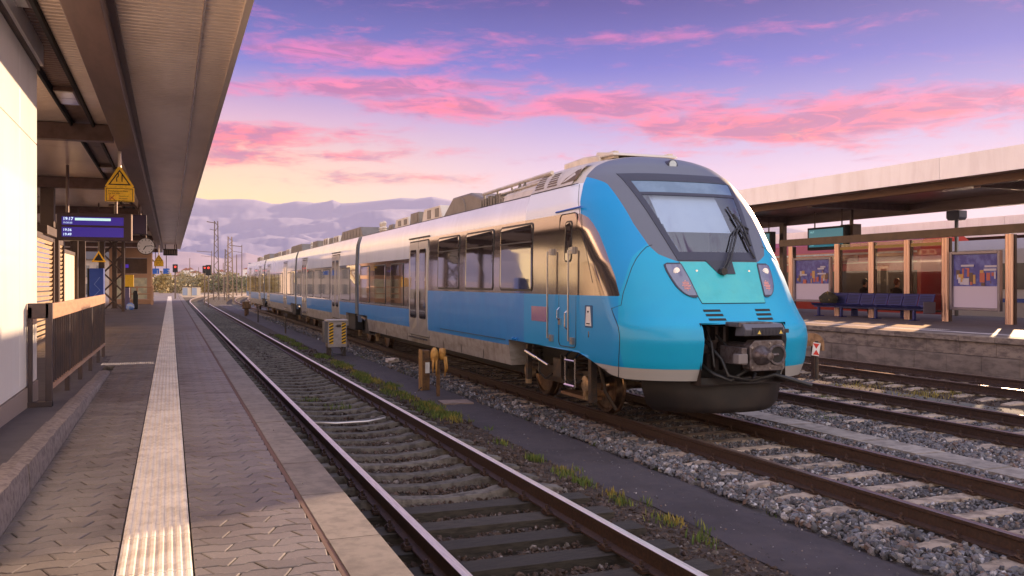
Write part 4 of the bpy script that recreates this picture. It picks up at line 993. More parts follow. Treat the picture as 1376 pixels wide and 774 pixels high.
mb = MB(); mb.grid([[(RX + dx, RY0 + .06, rampz(RY0) + .16 + dz), (RX + dx, RY1, rampz(RY1) + .20 + dz)] for dx, dz in ((-.02, 0), (.025, 0), (.025, .045), (-.02, .045), (-.02, 0))]); mb.build('bottom_rail', M_rtop, rl)
bar = MB(); bar.box(-.024, .014, -.008, .008, 0, 1); barm = bar.mesh('bar', M_rail)
nb = 38
for k in range(nb):
    y = RY0 + .13 + k * (RY1 - RY0 - .2) / nb; zb = np.interp(y, [RY0, RY1], [rampz(RY0) + .2, rampz(RY1) + .24])
    inst('bar', barm, rl, (RX, y, zb), scale=(1, 1, RZ - .14 - zb))
for y in (11.2, 12.75, 14.3, 15.8, 16.97):
    mb = MB(); mb.box(RX - .03, RX + .02, y - .03, y + .03, rampz(y) - .01, RZ - .15); mb.build('post', M_rail, rl)

# canopy
M_soffit = mat('soffit_metal', (.74, .62, .54), .32, .45, (.64, .53, .46), 1.2, (1, .3, 1), rvar=.07, dirt=(.6, .5, (1, .6, 1), (.68, .62, .60)))
M_soff2 = mat('soffit_edge_metal', (.78, .64, .54), .35, .4, (.68, .55, .46), 1.0, (1, .3, 1), rvar=.07)
M_beam = mat('canopy_beam', (.155, .095, .085), .42, .35, (.115, .07, .062), 2.0, (3, .4, 3), dirt=(1.4, .6, (1, .3, 1), (.7, .62, .58)))
cn = thing('canopy', 'long brown metal platform roof with slatted soffit above the left platform', 'platform roof', (-2.4, 30, 4.4))
CZc = 4.40; CY0, CY1 = -1.0, 68.5
def soffit(x0, x1, y0, y1, z, m, pitch=.11, par=None):
    n = int(round((y1 - y0) / pitch)); p = (y1 - y0) / n; prof = [(y0, z + .06)]
    for k in range(n):
        a = y0 + k * p; prof += [(a + .003, z + .022), (a + .014, z), (a + p - .016, z), (a + p - .004, z + .022)]
    prof.append((y1, z + .06)); mb = MB(); mb.prism(prof, 'X', x0, x1); return mb.build('soffit_panel', m, par or cn)
bays = np.arange(CY0, CY1 + .1, 4.63)
for a, b in zip(bays, bays[1:]):
    for (x0, x1, z, m) in ((.285, .60, CZc + .02, M_soff2), (-.50, .265, CZc, M_soffit), (-1.06, -.80, CZc, M_soffit), (-1.36, -1.10, CZc + .03, M_beam), (-3.4, -1.40, CZc, M_soffit), (-7.0, -3.45, CZc, M_soffit)):
        soffit(x0, x1, a + .008, b - .008, z, m)
mb = MB(); mb.box(.60, .66, CY0, bays[-1], CZc - .02, CZc + .30); mb.build('fascia', mat('canopy_fascia', (.58, .49, .43), .4, .3), cn)
mb = MB(); mb.box(.268, .283, CY0, bays[-1], CZc - .02, CZc + .05); mb.build('soffit_trim', mat('trim_bright', (.75, .62, .52), .25, .8), cn)
mb = MB(); mb.box(-.80, -.50, CY0, bays[-1], CZc - .24, CZc + .05); mb.build('main_beam', M_beam, cn, bevel=.01)
mb = MB(); mb.box(-.50, -.44, CY0, bays[-1], CZc - .05, CZc + .04); mb.build('beam_flange', M_beam, cn)
mb = MB(); mb.box(-1.10, -1.065, CY0, bays[-1], CZc - .06, CZc + .04); mb.box(-1.395, -1.365, CY0, bays[-1], CZc - .06, CZc + .04); mb.build('cable_tray', M_black, cn, kind='stuff')
mb = MB(); mb.box(-7.0, .60, CY0, bays[-1], CZc + .07, CZc + .30); mb.build('roof_deck', mat('roof_deck', (.2, .19, .19), .7), cn)
for y in (14.9, 22.5, 31, 40, 49, 58, 67.5):
    mb = MB(); mb.box(-6.8, -.81, y - .1, y + .1, CZc - .26, CZc - .01); mb.build('cross_beam', M_beam, cn, bevel=.008)
M_lampg = mat('ceiling_lamp_glass', (.70, .66, .60), .15, .3)
for k, y in enumerate((8.2, 12.7, 20.5, 29, 38)):
    l_ = thing('ceiling_lamp', ['ceiling lamp nearest the camera in the strip under the left platform roof', 'ceiling lamp in the roof strip just before the first cross beam', 'ceiling lamp above the blue departure display', 'ceiling lamp just past the departure display', 'farthest visible ceiling lamp of the left roof'][k], 'lamp', (-1.23, y, CZc), 'recessed lamps in the left platform roof')
    mb = MB(); mb.box(-1.35, -1.11, y - .45, y + .45, CZc - .035, CZc + .02); f = mb.build('lamp_housing', M_beam, l_)
    mb = MB(); mb.box(-1.33, -1.13, y - .42, y - .01, CZc - .045, CZc - .03); mb.build('lamp_glass', M_lampg, l_)
    mb = MB(); mb.box(-1.33, -1.13, y + .01, y + .42, CZc - .045, CZc - .03); mb.build('lamp_glass', M_lampg, l_)
# columns
def column(x, y, w, label, top=CZc - .26):
    t = thing('canopy_column', label, 'column', (x, y, PZ), 'steel columns of the left platform roof')
    mb = MB(); mb.box(x - w / 2, x + w / 2, y - .01, y + .01, PZ, top); mb.box(x - w / 2, x - w / 2 + .02, y - .09, y + .09, PZ, top); mb.box(x + w / 2 - .02, x + w / 2, y - .09, y + .09, PZ, top)
    mb.build('shaft', M_brown, t); mb = MB(); mb.box(x - w / 2 - .05, x + w / 2 + .05, y - .14, y + .14, PZ, PZ + .03); mb.build('base_plate', M_brown, t)
    return t
c0 = thing('canopy_column', 'stepped brown column with thick upper part nearest the lift shaft wall', 'column', (-2.6, 24.1, PZ), 'steel columns of the left platform roof')
mb = MB(); mb.box(-2.69, -2.51, 24.0, 24.2, PZ, 3.05); mb.build('shaft', M_brown, c0, bevel=.008)
mb = MB(); mb.box(-2.72, -2.48, 21.6, 24.3, 3.055, 3.25); mb.build('header', M_brown, c0, bevel=.008)
mb = MB(); mb.box(-2.74, -2.46, 22.55, 22.85, 3.255, CZc - .02); mb.build('upper_shaft', M_brown, c0, bevel=.008)
column(-2.62, 28.9, .20, 'slim brown column at the right end of the white sheet panel')
column(-2.62, 31.2, .22, 'dark brown column directly left of the blue machine')
column(-2.62, 40.0, .22, 'brown column left of the blue ticket machine area')
column(-2.62, 49.0, .22, 'brown column behind the lattice tower')
column(-2.62, 58.0, .22, 'farthest brown column beside the waiting cabin')
# weather screens with louvres
M_lou = mat('louvre_slat', (.80, .60, .42), .45, .1, (.70, .50, .33), 4)
def louvre_screen(x, y0, y1, label, z0=PZ + .1, z1=2.95, pitch=.105):
    t = thing('louvre_screen', label, 'screen', (x, y0, PZ), 'slatted screens on the left platform')
    for y in (y0, y1):
        mb = MB(); mb.box(x - .05, x + .05, y - .06, y + .06, PZ, z1 + .15); mb.build('post', M_brown, t)
    mb = MB(); mb.box(x - .04, x + .04, y0 + .065, y1 - .065, z1, z1 + .12); mb.build('head_rail', M_brown, t)
    s_ = MB(); s_.obox((0, 0, 0), (.018, y1 - y0 - .14, .07), 0, ry=R(25)); me = s_.mesh('slat', M_lou)
    z = z0
    while z < z1 - .03: inst('slat', me, t, (x, (y0 + y1) / 2, z)); z += pitch
    return t
louvre_screen(-2.6, 19.6, 23.5, 'slatted wind screen directly left of the lift shaft wall, warm sunlit')
louvre_screen(-2.6, 24.6, 25.6, 'narrow slatted wind screen at the left edge of the white sheet panel')
# white blinds panel
bp = thing('translucent_panel', 'cream sunlit vertical sheet panel under the departure display', 'panel', (-2.62, 27, PZ))
for k in range(4):
    mb = MB(); mb.box(-2.64, -2.60, 25.7 + k * .76, 26.42 + k * .76, PZ + .1, 2.78); mb.build('panel', mat('cream_sheet', (.86, .74, .56), .6), bp)
mb = MB(); mb.box(-2.66, -2.58, 25.68, 28.75, 2.785, 2.88); mb.build('head_rail', M_brown, bp)
# departure display
dd = thing('departure_display', 'wide blue departure display hanging under the roof above the railing', 'display', (-1.44, 20, 3.5))
mb = MB(); mb.box(-2.13, -.76, 20.0, 20.28, 2.86, 3.42); mb.build('casing', mat('casing_maroon', (.055, .028, .036), .4, .2), dd, bevel=.008)
mb = MB(); mb.box(-2.04, -.90, 19.985, 19.998, 3.17, 3.335); mb.build('screen', mat('screen_blue', (.030, .014, .26), .3, emit=.28), dd)
mb = MB(); mb.box(-2.04, -.90, 19.985, 19.998, 2.93, 3.125); mb.build('screen', MATS['screen_blue'], dd)
mb = MB(); mb.box(-.758, -.742, 20.0, 20.26, 2.87, 3.41); mb.build('sunlit_side', mat('display_sun_side', (.85, .66, .50), .3, .4), dd)  # pale sheet puts sunlight on the casing's right side into its colour
M_led = mat('led_text', (.62, .78, .95), .4, emit=.5)
tx = MB()
text_into(tx, '19:17', (-2.02, 19.984, 3.265), .085, (1, 0, 0), (0, 0, 1), bold=.002); text_into(tx, '19:30:50', (-2.02, 19.984, 3.195), .05, (1, 0, 0), (0, 0, 1))
text_into(tx, '19:36', (-2.02, 19.984, 3.045), .072, (1, 0, 0), (0, 0, 1), bold=.001); text_into(tx, '19:49', (-2.02, 19.984, 2.955), .072, (1, 0, 0), (0, 0, 1), bold=.001)
tx.build('lettering', M_led, dd, kind='stuff', fixn=False)
mb = MB(); mb.box(-1.80, -1.14, 19.980, 19.984, 3.262, 3.312); mb.build('light_bar', mat('led_bar', (.55, .85, .80), .4, emit=.4), dd)
for x in (-1.95, -1.05):
    mb = MB(); mb.tube([(x, 20.14, 3.42), (x, 20.14, 4.39)], .03, 8); mb.build('hanger', M_beam, dd)
# yellow warning signs
def warn_sign(x, y, z, label, sc_=1., plate=True):
    t = thing('warning_sign', label, 'sign', (x, y, z), 'yellow warning signs hanging under the left roof')
    h = .30 * sc_; w = .235 * sc_
    mb = MB(); mb.prism([(x - w - .015, z - .01), (x - w + .02, z - .035), (x + w - .02, z - .035), (x + w + .015, z - .01), (x + .03, z + h + .035), (x, z + h + .05), (x - .03, z + h + .035)], 'Y', y, y + .025)
    if plate: mb.prism([(x - w - .02, z - .31 * sc_), (x + w + .02, z - .31 * sc_), (x + w + .02, z - .034), (x - w - .02, z - .034)], 'Y', y, y + .024)
    mb.build('board', M_yellow, t)
    mb = MB(); o = [(x - w + .03, z + .005), (x + w - .03, z + .005), (x, z + h)]; c = (x, z + h * .36)
    i_ = [(c[0] + (p[0] - c[0]) * .80, c[1] + (p[1] - c[1]) * .80) for p in o]
    vs = [(p[0], y - .003, p[1]) for p in o + i_]; mb.add(vs, [(0, 1, 4, 3), (1, 2, 5, 4), (2, 0, 3, 5)])
    mb.add([(x - .05, y - .003, z + .06), (x - .035, y - .003, z + .06), (x - .035, y - .003, z + .12), (x - .01, y - .003, z + .15), (x - .01, y - .003, z + .20), (x - .025, y - .003, z + .20), (x - .025, y - .003, z + .155), (x - .05, y - .003, z + .125)], [tuple(range(8))])
    mb.add([(x + .03, y - .003, z + .06), (x + .045, y - .003, z + .06), (x + .045, y - .003, z + .20), (x + .03, y - .003, z + .20)], [(0, 1, 2, 3)])
    mb.build('triangle_symbol', M_black, t, kind='stuff')
    if plate:
        mb = MB(); b0, b1 = z - .30 * sc_, z - .05
        for (xa, xb, za, zb) in ((x - w, x + w, b1 - .008, b1), (x - w, x + w, b0, b0 + .008), (x - w, x - w + .008, b0, b1), (x + w - .008, x + w, b0, b1)): mb.box(xa, xb, y - .004, y - .001, za, zb)
        for k in range(2): text_into(mb, ['Durchgang am Gleis', 'nur bei Halt'][k], (x - .17, y - .004, b1 - .055 - .04 * k), .036, (1, 0, 0), (0, 0, 1))
        for k in range(3): text_into(mb, ['Vorsicht an', 'der Kante', 'Zugfahrten'][k], (x - .01, y - .004, b1 - .135 - .04 * k), .032, (1, 0, 0), (0, 0, 1))
        mb.build('lettering', M_black, t, kind='stuff', fixn=False)
        mb = MB(); mb.obox((x - .11, y - .003, z - .20), (.012, .004, .10), 0, ry=R(40)); mb.box(x - .15, x - .14, y - .004, y - .001, z - .25, z - .15); mb.obox((x - .10, y - .003, z - .22), (.012, .004, .08), 0, ry=R(-50))
        mb.build('pictogram', mat('picto_red', (.45, .05, .02), .5), t)
    mb = MB(); mb.tube([(x, y + .035, z + h - .05), (x, y + .035, CZc - .01)], .028, 8); mb.build('hanger', mat('hanger_pale', (.62, .50, .44), .35, .4), t)
    return t
warn_sign(-.78, 16.0, 3.60, 'yellow warning triangle with plate on a pole, large and nearest the camera', .86)
warn_sign(-.62, 55.0, 3.25, 'small distant yellow warning triangle near the far end of the roof')
mb = MB(); x, y, z = -2.0, 29.3, 2.62; mb.prism([(x - .2, z), (x + .2, z), (x, z + .33)], 'Y', y, y + .02)
ws_ = mb.build('warning_triangle', M_yellow); tag(ws_, 'yellow and black triangle sign above the blue machine, under the display', 'sign')
mb = MB(); mb.prism([(x - .13, z + .04), (x + .13, z + .04), (x, z + .26)], 'Y', y - .006, y - .001); mb.build('triangle_symbol', M_black, ws_, o=(0, 0, 0))
mb = MB(); mb.tube([(x, y + .03, z + .2), (x, y + .03, CZc - .01)], .02, 6); mb.build('hanger', M_brown, ws_, o=(0, 0, 0))
# second display seen dark
d2 = thing('departure_display', 'dark unlit display panel hanging just right of the large blue display', 'display', (-.9, 27, 3.4))
mb = MB(); mb.box(-1.19, -.62, 27, 27.2, 3.36, 3.90); mb.build('casing', mat('dark_panel', (.035, .02, .055), .4), d2, bevel=.01)
mb = MB(); mb.box(-1.16, -.65, 26.985, 27, 3.39, 3.87); mb.build('screen', mat('dark_screen', (.045, .025, .075), .3), d2)
for x in (-.80,): mb = MB(); mb.tube([(x, 27.1, 3.9), (x, 27.1, 4.39)], .04, 8); mb.build('hanger', M_beam, d2)
mb = MB(); mb.tube([(-1.6, 27.1, 4.15), (-.95, 27.1, 4.17), (-.80, 27.1, 4.0)], .03, 6); mb.build('bracket_arm', M_beam, d2)
# clock
ck = thing('station_clock', 'round white station clock hanging under the left platform roof', 'clock', (-.92, 38.5, 3.45))
cx_, cy_, cz_ = -.92, 38.5, 3.46
mb = MB(); mb.lathe([(0, .31), (.0, .335), (.16, .335), (.16, .31)], (cx_, cy_, cz_), 'Y', 32); mb.build('clock_case', M_steel, ck)
mb = MB(); mb.lathe([(-.006, .30), (-.002, .31)], (cx_, cy_, cz_), 'Y', 32); mb.build('clock_face', mat('clock_white', (.82, .76, .74), .4), ck)
mb = MB()
for k in range(12):
    a = R(30 * k); L = .05 if k % 3 else .075
    mb.obox((cx_ + math.sin(a) * .255, cy_ - .009, cz_ + math.cos(a) * .255), (.018, .004, L), 0, ry=a)
mb.build('hour_marks', M_black, ck, kind='stuff')
for nm, ang, L, w in (('minute_hand', 84, .25, .022), ('hour_hand', 212, .17, .032)):
    a = R(ang); mb = MB(); mb.obox((cx_ + math.sin(a) * L * .45, cy_ - .014, cz_ + math.cos(a) * L * .45), (w, .004, L), 0, ry=a); mb.build(nm, M_black, ck)
mb = MB(); mb.tube([(cx_, cy_ + .08, cz_ + .33), (cx_, cy_ + .08, CZc - .01)], .03, 8); mb.build('hanger', M_beam, ck)
# lattice tower
lt = thing('lattice_column', 'brown lattice steel column with crossed braces carrying the left roof', 'column', (-2.35, 43.5, PZ))
xa, xb, yl = -2.80, -1.98, 43.5
for x in (xa, xb):
    for y in (yl, yl + .45):
        mb = MB(); mb.box(x - .06, x + .06, y - .06, y + .06, PZ, 4.13); mb.build('leg', M_brown, lt)
for k in range(4):
    z0 = PZ + .05 + k * .84; z1 = z0 + .84
    for y in (yl - .02, yl + .47):
        for (p, q) in (((xa, z0), (xb, z1)), ((xb, z0), (xa, z1))):
            mb = MB(); mb.tube([(p[0], y, p[1]), (q[0], y, q[1])], .028, 5); mb.build('brace', M_brown, lt)
    for x in (xa, xb):
        mb = MB(); mb.tube([(x, yl, z0), (x, yl + .45, z1)], .025, 5); mb.build('brace', M_brown, lt)
# ticket machine, yellow box, bins, waiting cabin
tm = thing('ticket_machine', 'tall blue machine cabinet with white zigzag beside the lattice column', 'ticket machine', (-2.38, 34, PZ))
mb = MB(); mb.box(-2.62, -2.16, 34, 34.5, PZ, 2.50); mb.build('cabinet', mat('machine_blue', (.02, .075, .42), .4, 0, (.03, .09, .46), 3), tm, bevel=.02)
mb = MB(); mb.tube([(-2.50, 33.995, 1.5), (-2.28, 33.995, 1.75), (-2.46, 33.995, 1.95), (-2.28, 33.995, 2.2)], .012, 4); mb.build('zigzag_mark', mat('pale_blue', (.2, .32, .7), .5), tm)
mb = MB(); mb.box(-2.68, -2.625, 34, 34.5, PZ, 2.50); mb.build('side_post', M_black, tm)
yb = thing('validator_post', 'orange-yellow box on a thin post in front of the waiting cabin', 'ticket validator', (-2.08, 52, PZ))
mb = MB(); mb.box(-2.36, -1.84, 52, 52.2, 1.78, 2.42); mb.build('box', M_yellow, yb, bevel=.02); mb = MB(); mb.tube([(-2.1, 52.1, PZ), (-2.1, 52.1, 1.78)], .05, 8); mb.build('post', M_steel, yb)
M_cabw = mat('cabin_frame', (.46, .27, .17), .5, .2)
wc = thing('waiting_cabin', 'glazed waiting cabin with tan frame at the far end of the left platform', 'waiting cabin', (-2.0, 60, PZ))
CW0, CW1, CYa, CYb = -3.3, -1.2, 58.5, 62
for x in (CW0, CW1 - .0):
    for y in (CYa, CYb): mb = MB(); mb.box(x - .12, x + .12, y - .1, y + .1, PZ, 4.1); mb.build('post', M_cabw, wc)
for z0, z1 in ((PZ, 1.02), (2.3, 2.55), (3.5, 4.1)):
    mb = MB(); mb.box(CW0 + .125, CW1 - .125, CYa - .06, CYa + .06, z0 + .002, z1); mb.box(CW1 - .06, CW1 + .06, CYa + .105, CYb - .105, z0 + .003, z1); mb.build('rail', M_cabw, wc)
for a, b in ((CW0 + .13, -2.3), (-2.2, CW1 - .13)):
    mb = MB(); mb.box(a, b, CYa - .01, CYa + .01, 1.03, 2.29); mb.build('pane', mat('cabin_glass', (.62, .60, .44), .25, 0, (.45, .46, .36), 3), wc)
mb = MB(); mb.box(-2.28, -2.2, CYa - .02, CYa + .03, 1.03, 2.29); mb.build('mullion', M_cabw, wc)
mb = MB(); mb.box(-2.75, -2.35, 58.2, 58.3, 2.9, 3.1); mb.build('small_display', mat('violet_screen', (.08, .03, .45), .4, emit=.3), wc)
mb = MB(); mb.box(CW0 + .13, CW1 - .13, CYa + .3, CYa + .4, 2.56, 3.49); mb.build('dark_panel', M_brown, wc)
for k, (x, y, w, h, m, lab) in enumerate(((-1.95, 46.5, .26, 1.05, mat('bin_violet', (.13, .10, .20), .5), 'violet-grey litter bin standing below the orange-yellow box'), (-1.60, 47.5, .22, .85, M_black, 'black bag standing on the left platform beside the blue one'),)):
    b = thing('litter_bin' if k == 0 else 'travel_bag', lab, 'bin' if k == 0 else 'bag', (x, y, PZ)); mb = MB(); mb.box(x - w / 2, x + w / 2, y - .15, y + .15, PZ, PZ + h); mb.build('bin_body' if k == 0 else 'bag_body', m, b, bevel=.04)
    mb = MB(); mb.box(x - w * .4, x + w * .4, y - .1, y + .1, PZ + h, PZ + h + .05); mb.build('lid' if k == 0 else 'handle', M_black, b)
b = thing('plastic_bag', 'blue and white bag lying against the litter bin on the left platform', 'bag', (-1.8, 46.2, PZ))
mb = MB(); mb.lathe([(0, .14), (.1, .19), (.25, .16), (.34, .06)], (-1.79, 46.3, PZ), 'Z', 12); mb.build('bag_body', mat('bag_blue', (.03, .18, .62), .5, 0, (.6, .62, .7), 3), b, smooth=True)
fn_ = thing('guard_fence', 'low tan tubular guard rail in front of the waiting cabin', 'guard rail', (-1.4, 56, PZ))
for z in (1.0, 1.35, 1.75): mb = MB(); mb.tube([(-2.6, 56.0, z), (-1.0, 56.0, z), (-1.0, 58.2, z)], .04, 6); mb.build('rail', M_cabw, fn_)
for x, y in ((-2.6, 56), (-1.8, 56), (-1.0, 56), (-1.0, 58.2)): mb = MB(); mb.box(x - .05, x + .05, y - .05, y + .05, PZ, 1.8); mb.build('post', M_cabw, fn_)
# box hung under the end of the roof
eb = thing('signal_box', 'dark slotted signal box hanging under the far end of the left roof', 'signal box', (.0, 60, 3.9))
mb = MB(); mb.box(-.42, .42, 60, 60.4, 3.72, 4.12); mb.build('casing', M_black, eb, bevel=.01)
for k in range(6): mb = MB(); mb.box(-.36 + k * .14, -.28 + k * .14, 59.98, 60, 3.8, 4.04); mb.build('louvre', M_brown, eb)
for x in (-.3, .25, .36): mb = MB(); mb.box(x - .025, x + .025, 60.1, 60.2, 4.12, 4.42); mb.build('hanger', M_brown, eb)
# ------------------------------------------------------------------ right platform
RP = .76; RE = 17.5
M_cop = mat('coping_stone', (.27, .215, .17), .85, 0, (.13, .10, .085), 3.5, (1, 1, 2.5), bump=.006, bscale=30, rand=.12)
M_blk = mat('wall_block', (.25, .20, .165), .85, 0, (.15, .12, .10), 2.0, (1, 1, 3), bump=.006, bscale=22, rand=.10, dirt=(1.1, .7, (1, .8, .5), (.55, .50, .48)))
M_rsurf = mat('right_platform_surface', (.125, .10, .105), .75, 0, (.16, .13, .13), 1.6, bump=.001, bscale=80, dirt=(.8, .6, (1, 1, 1), (.6, .56, .56)))
rp = thing('platform', 'right station platform with weathered stone block wall and pale edge line', 'platform', (RE, 20, 0)); rp['kind'] = 'structure'
mb = MB(); mb.box(RE + .25, 28.2, 2, 110, -.4, RP - .02); mb.box(RE + .55, 28.2, 2, 110, RP - .019, RP); mb.build('platform_body', M_rsurf, rp)
for k in range(64):
    y = 12 + k * 1.0; off = .37
    mb = MB(); mb.box(RE - .05, RE + .56, y + .005, y + .995, RP - .135, RP + .002 + random.uniform(-.003, .003)); mb.build('coping_slab', M_cop, rp, bevel=.012)
    mb = MB(); x = RE + random.uniform(-.004, .004); mb.box(x, RE + .24, y + .004, y + .996, .30, RP - .14); mb.build('upper_block', M_cop, rp, bevel=.010)
    mb = MB(); x = RE - .03 + random.uniform(-.004, .004); mb.box(x, RE + .24, y + off + .004, y + off + 1.0 - .004, -.38, .292); mb.build('lower_block', M_blk, rp, bevel=.008)
mb = MB(); mb.box(RE + .95, RE + 1.15, 12, 90, RP, RP + .004); mb.build('edge_line', mat('line_white', (.62, .58, .58), .7, 0, (.45, .42, .42), 3), rp)
mb = MB()
for i in range(90):
    for j in range(7): mb.lathe([(0, .014), (.006, .012)], (RE + 1.35 + .07 * j, 21.2 - .07 * i + 3.0, RP), 'Z', 5)
mb.build('stud', mat('stud_pale', (.5, .46, .46), .7), rp, kind='stuff')
mb = MB(); mb.box(28.2, 60, 2, 110, -.42, -.28); mb.build('track_bed', M_gbed, kind='structure')
# roof
cr = thing('canopy', 'wide right platform roof with white fascia and brown beams', 'platform roof', (21, 30, 5))
M_fas = mat('fascia_white', (.90, .85, .85), .35, .05, (.84, .79, .80), .5, rvar=.03, dirt=(1.2, .35, (.3, 1.5, .25), (.72, .66, .64)))
M_sofr = mat('right_soffit', (.30, .215, .18), .32, .6, (.25, .175, .15), .9, (1, .4, 1), rvar=.06)
for k in range(16):
    y = 6.5 + k * 6.0; mb = MB(); mb.box(19.5, 19.56, y + .006, y + 5.994, 4.80, 5.40); mb.build('fascia_panel', M_fas, cr)
mb = MB(); mb.box(19.57, 27.6, 6.5, 102.5, 5.0, 5.35); mb.build('roof_deck', M_brown, cr)
for k in range(32):
    y = 6.5 + k * 3
    for xa, xb in ((19.57, 20.5), (20.8, 25.0), (25.45, 27.5)):
        mb = MB(); mb.box(xa, xb - .01, y + .01, y + 2.99, 4.86, 4.93); mb.build('soffit_panel', M_sofr, cr)
mb = MB(); mb.box(20.5, 20.75, 6.5, 102.5, 4.66, 4.99); mb.build('beam', mat('beam_tan', (.21, .105, .06), .5, .2, (.16, .08, .05), 2, (1, .2, 2)), cr, bevel=.01)
mb = MB(); mb.box(25.1, 25.4, 6.5, 102.5, 4.50, 4.99); mb.build('beam', M_beam, cr, bevel=.01)
for y in (18.4, 25.3, 32.2, 39.1, 46, 53, 60):
    mb = MB(); mb.box(20.76, 25.09, y - .12, y + .12, 4.62, 4.98); mb.build('cross_beam', M_beam, cr)
PXs = [(19.5, .29), (21.85, .25), (23.45, .22), (25.1, .22), (26.85, .22), (29.5, .22)]
for k, (y, w) in enumerate(((18.4, .3), (32.2, .3), (39.1, .3), (46, .3), (53, .3), (60, .3))):
    c = thing('canopy_column', ['roof column at the right edge of the photo behind the poster', 'brown roof column beside the teal display right of the train', 'second brown roof column behind the train nose', 'third roof column of the right platform', 'fourth roof column of the right platform', 'fifth roof column of the right platform'][k], 'column', (25.0, y, RP), 'columns under the right platform roof')
    mb = MB(); mb.box(24.9, 25.09, y - .13, y + .13, RP, 4.61); mb.build('shaft', M_brown, c); mb = MB(); mb.box(24.8, 25.2, y - .2, y + .2, RP, RP + .04); mb.build('base_plate', M_brown, c)
# shelter
SX = 23.3
sh = thing('shelter', 'glazed wind shelter with bronze posts on the right platform', 'shelter', (SX, 24, RP))
for y, w in PXs:
    for q in (-.055, .055):
        mb = MB(); mb.tube([(SX - .02, y + q, RP), (SX - .02, y + q, 3.45)], .062 if w < .25 else .072, 14); shade_auto(mb.build('post', M_bronze, sh), 50)
    mb = MB(); mb.box(SX + .04, SX + .13, y - .13, y + .13, RP, 3.44); mb.build('post_back', M_brown, sh)
mb = MB(); mb.box(SX - .06, SX + .12, 18.9, 30.2, 3.47, 3.74); mb.build('head_beam', M_brown, sh)
Gs = glass('shelter_glass', (.78, .70, .62), .03, .01)
for a, b in ((21.85, 23.45), (23.45, 25.1), (25.1, 26.85)):
    mb = MB(); mb.box(SX + .01, SX + .022, a + .15, b - .15, RP + .35, 3.44); mb.build('glass_pane', Gs, sh)
    mb = MB(); mb.box(SX + .0, SX + .03, a + .13, b - .13, RP + .28, RP + .345); mb.build('bottom_rail', M_brown, sh)
    mb = MB(); mb.box(SX - .01, SX + .009, a + .15, b - .15, 3.22, 3.32); mb.build('canopy_reflection', mat('amber_reflection', (.42, .27, .06), .5), sh)  # amber strip paints the canopy's reflection near the top of the glass
# posters in frames
M_pf = mat('poster_frame', (.22, .19, .22), .35, .5)
def poster(y0, y1, z0, z1, label, seed):
    t = thing('poster_case', label, 'poster', (SX, (y0 + y1) / 2, z0), 'poster cases in the right platform shelter'); r_ = random.Random(seed)
    for a, b, c, d in ((y0, y0 + .09, z0, z1), (y1 - .09, y1, z0, z1), (y0 + .092, y1 - .092, z0, z0 + .09), (y0 + .092, y1 - .092, z1 - .09, z1)):
        mb = MB(); mb.box(SX - .12, SX + .01, a, b, c, d); mb.build('frame', M_pf, t, bevel=.01)
    mb = MB(); mb.box(SX - .04, SX - .01, y0 + .092, y1 - .092, z0 + .092, z1 - .092); mb.build('back_panel', mat('poster_lilac', (.66, .58, .70), .6), t)
    zs = z0 + .09 + (z1 - z0) * .36; X = SX - .042
    def art(nm, a, b, c, d, m, o): mb = MB(); mb.box(X - .002 - o, X - .0005 - o, a, b, c, d); mb.build(nm, m, t)
    art('poster_sky', y0 + .1, y1 - .1, zs, z1 - .1, mat('poster_blue', (.08, .075, .34), .5, 0, (.16, .18, .52), 4), 0)
    cols = [mat('poster_ochre', (.62, .36, .12), .5), mat('poster_brown', (.14, .08, .06), .5), mat('poster_pale', (.62, .58, .68), .5), mat('poster_red', (.55, .14, .09), .5), MATS['poster_blue']]
    for k in range(24):
        a = r_.uniform(y0 + .12, y1 - .3); h = r_.uniform(.08, .30); b = a + r_.uniform(.05, .2); c = zs + r_.uniform(0, .32)
        art('poster_shape', a, min(b, y1 - .11), c, min(c + h, z1 - .12), cols[r_.randrange(5)], .002 + .0012 * k)
    for k in range(4):
        a = r_.uniform(y0 + .12, y1 - .5); c = z1 - r_.uniform(.3, .8); art('poster_shape', a, min(a + r_.uniform(.2, .6), y1 - .12), c, c + .06, cols[2], .035 + .001 * k)
    pass
poster(19.75, 21.6, RP + .38, 2.98, 'large framed poster in the shelter bay nearest the camera, by the right photo edge', 3)
poster(27.1, 29.25, RP + .50, 2.98, 'framed poster in the shelter bay between the train nose and the bench', 8)
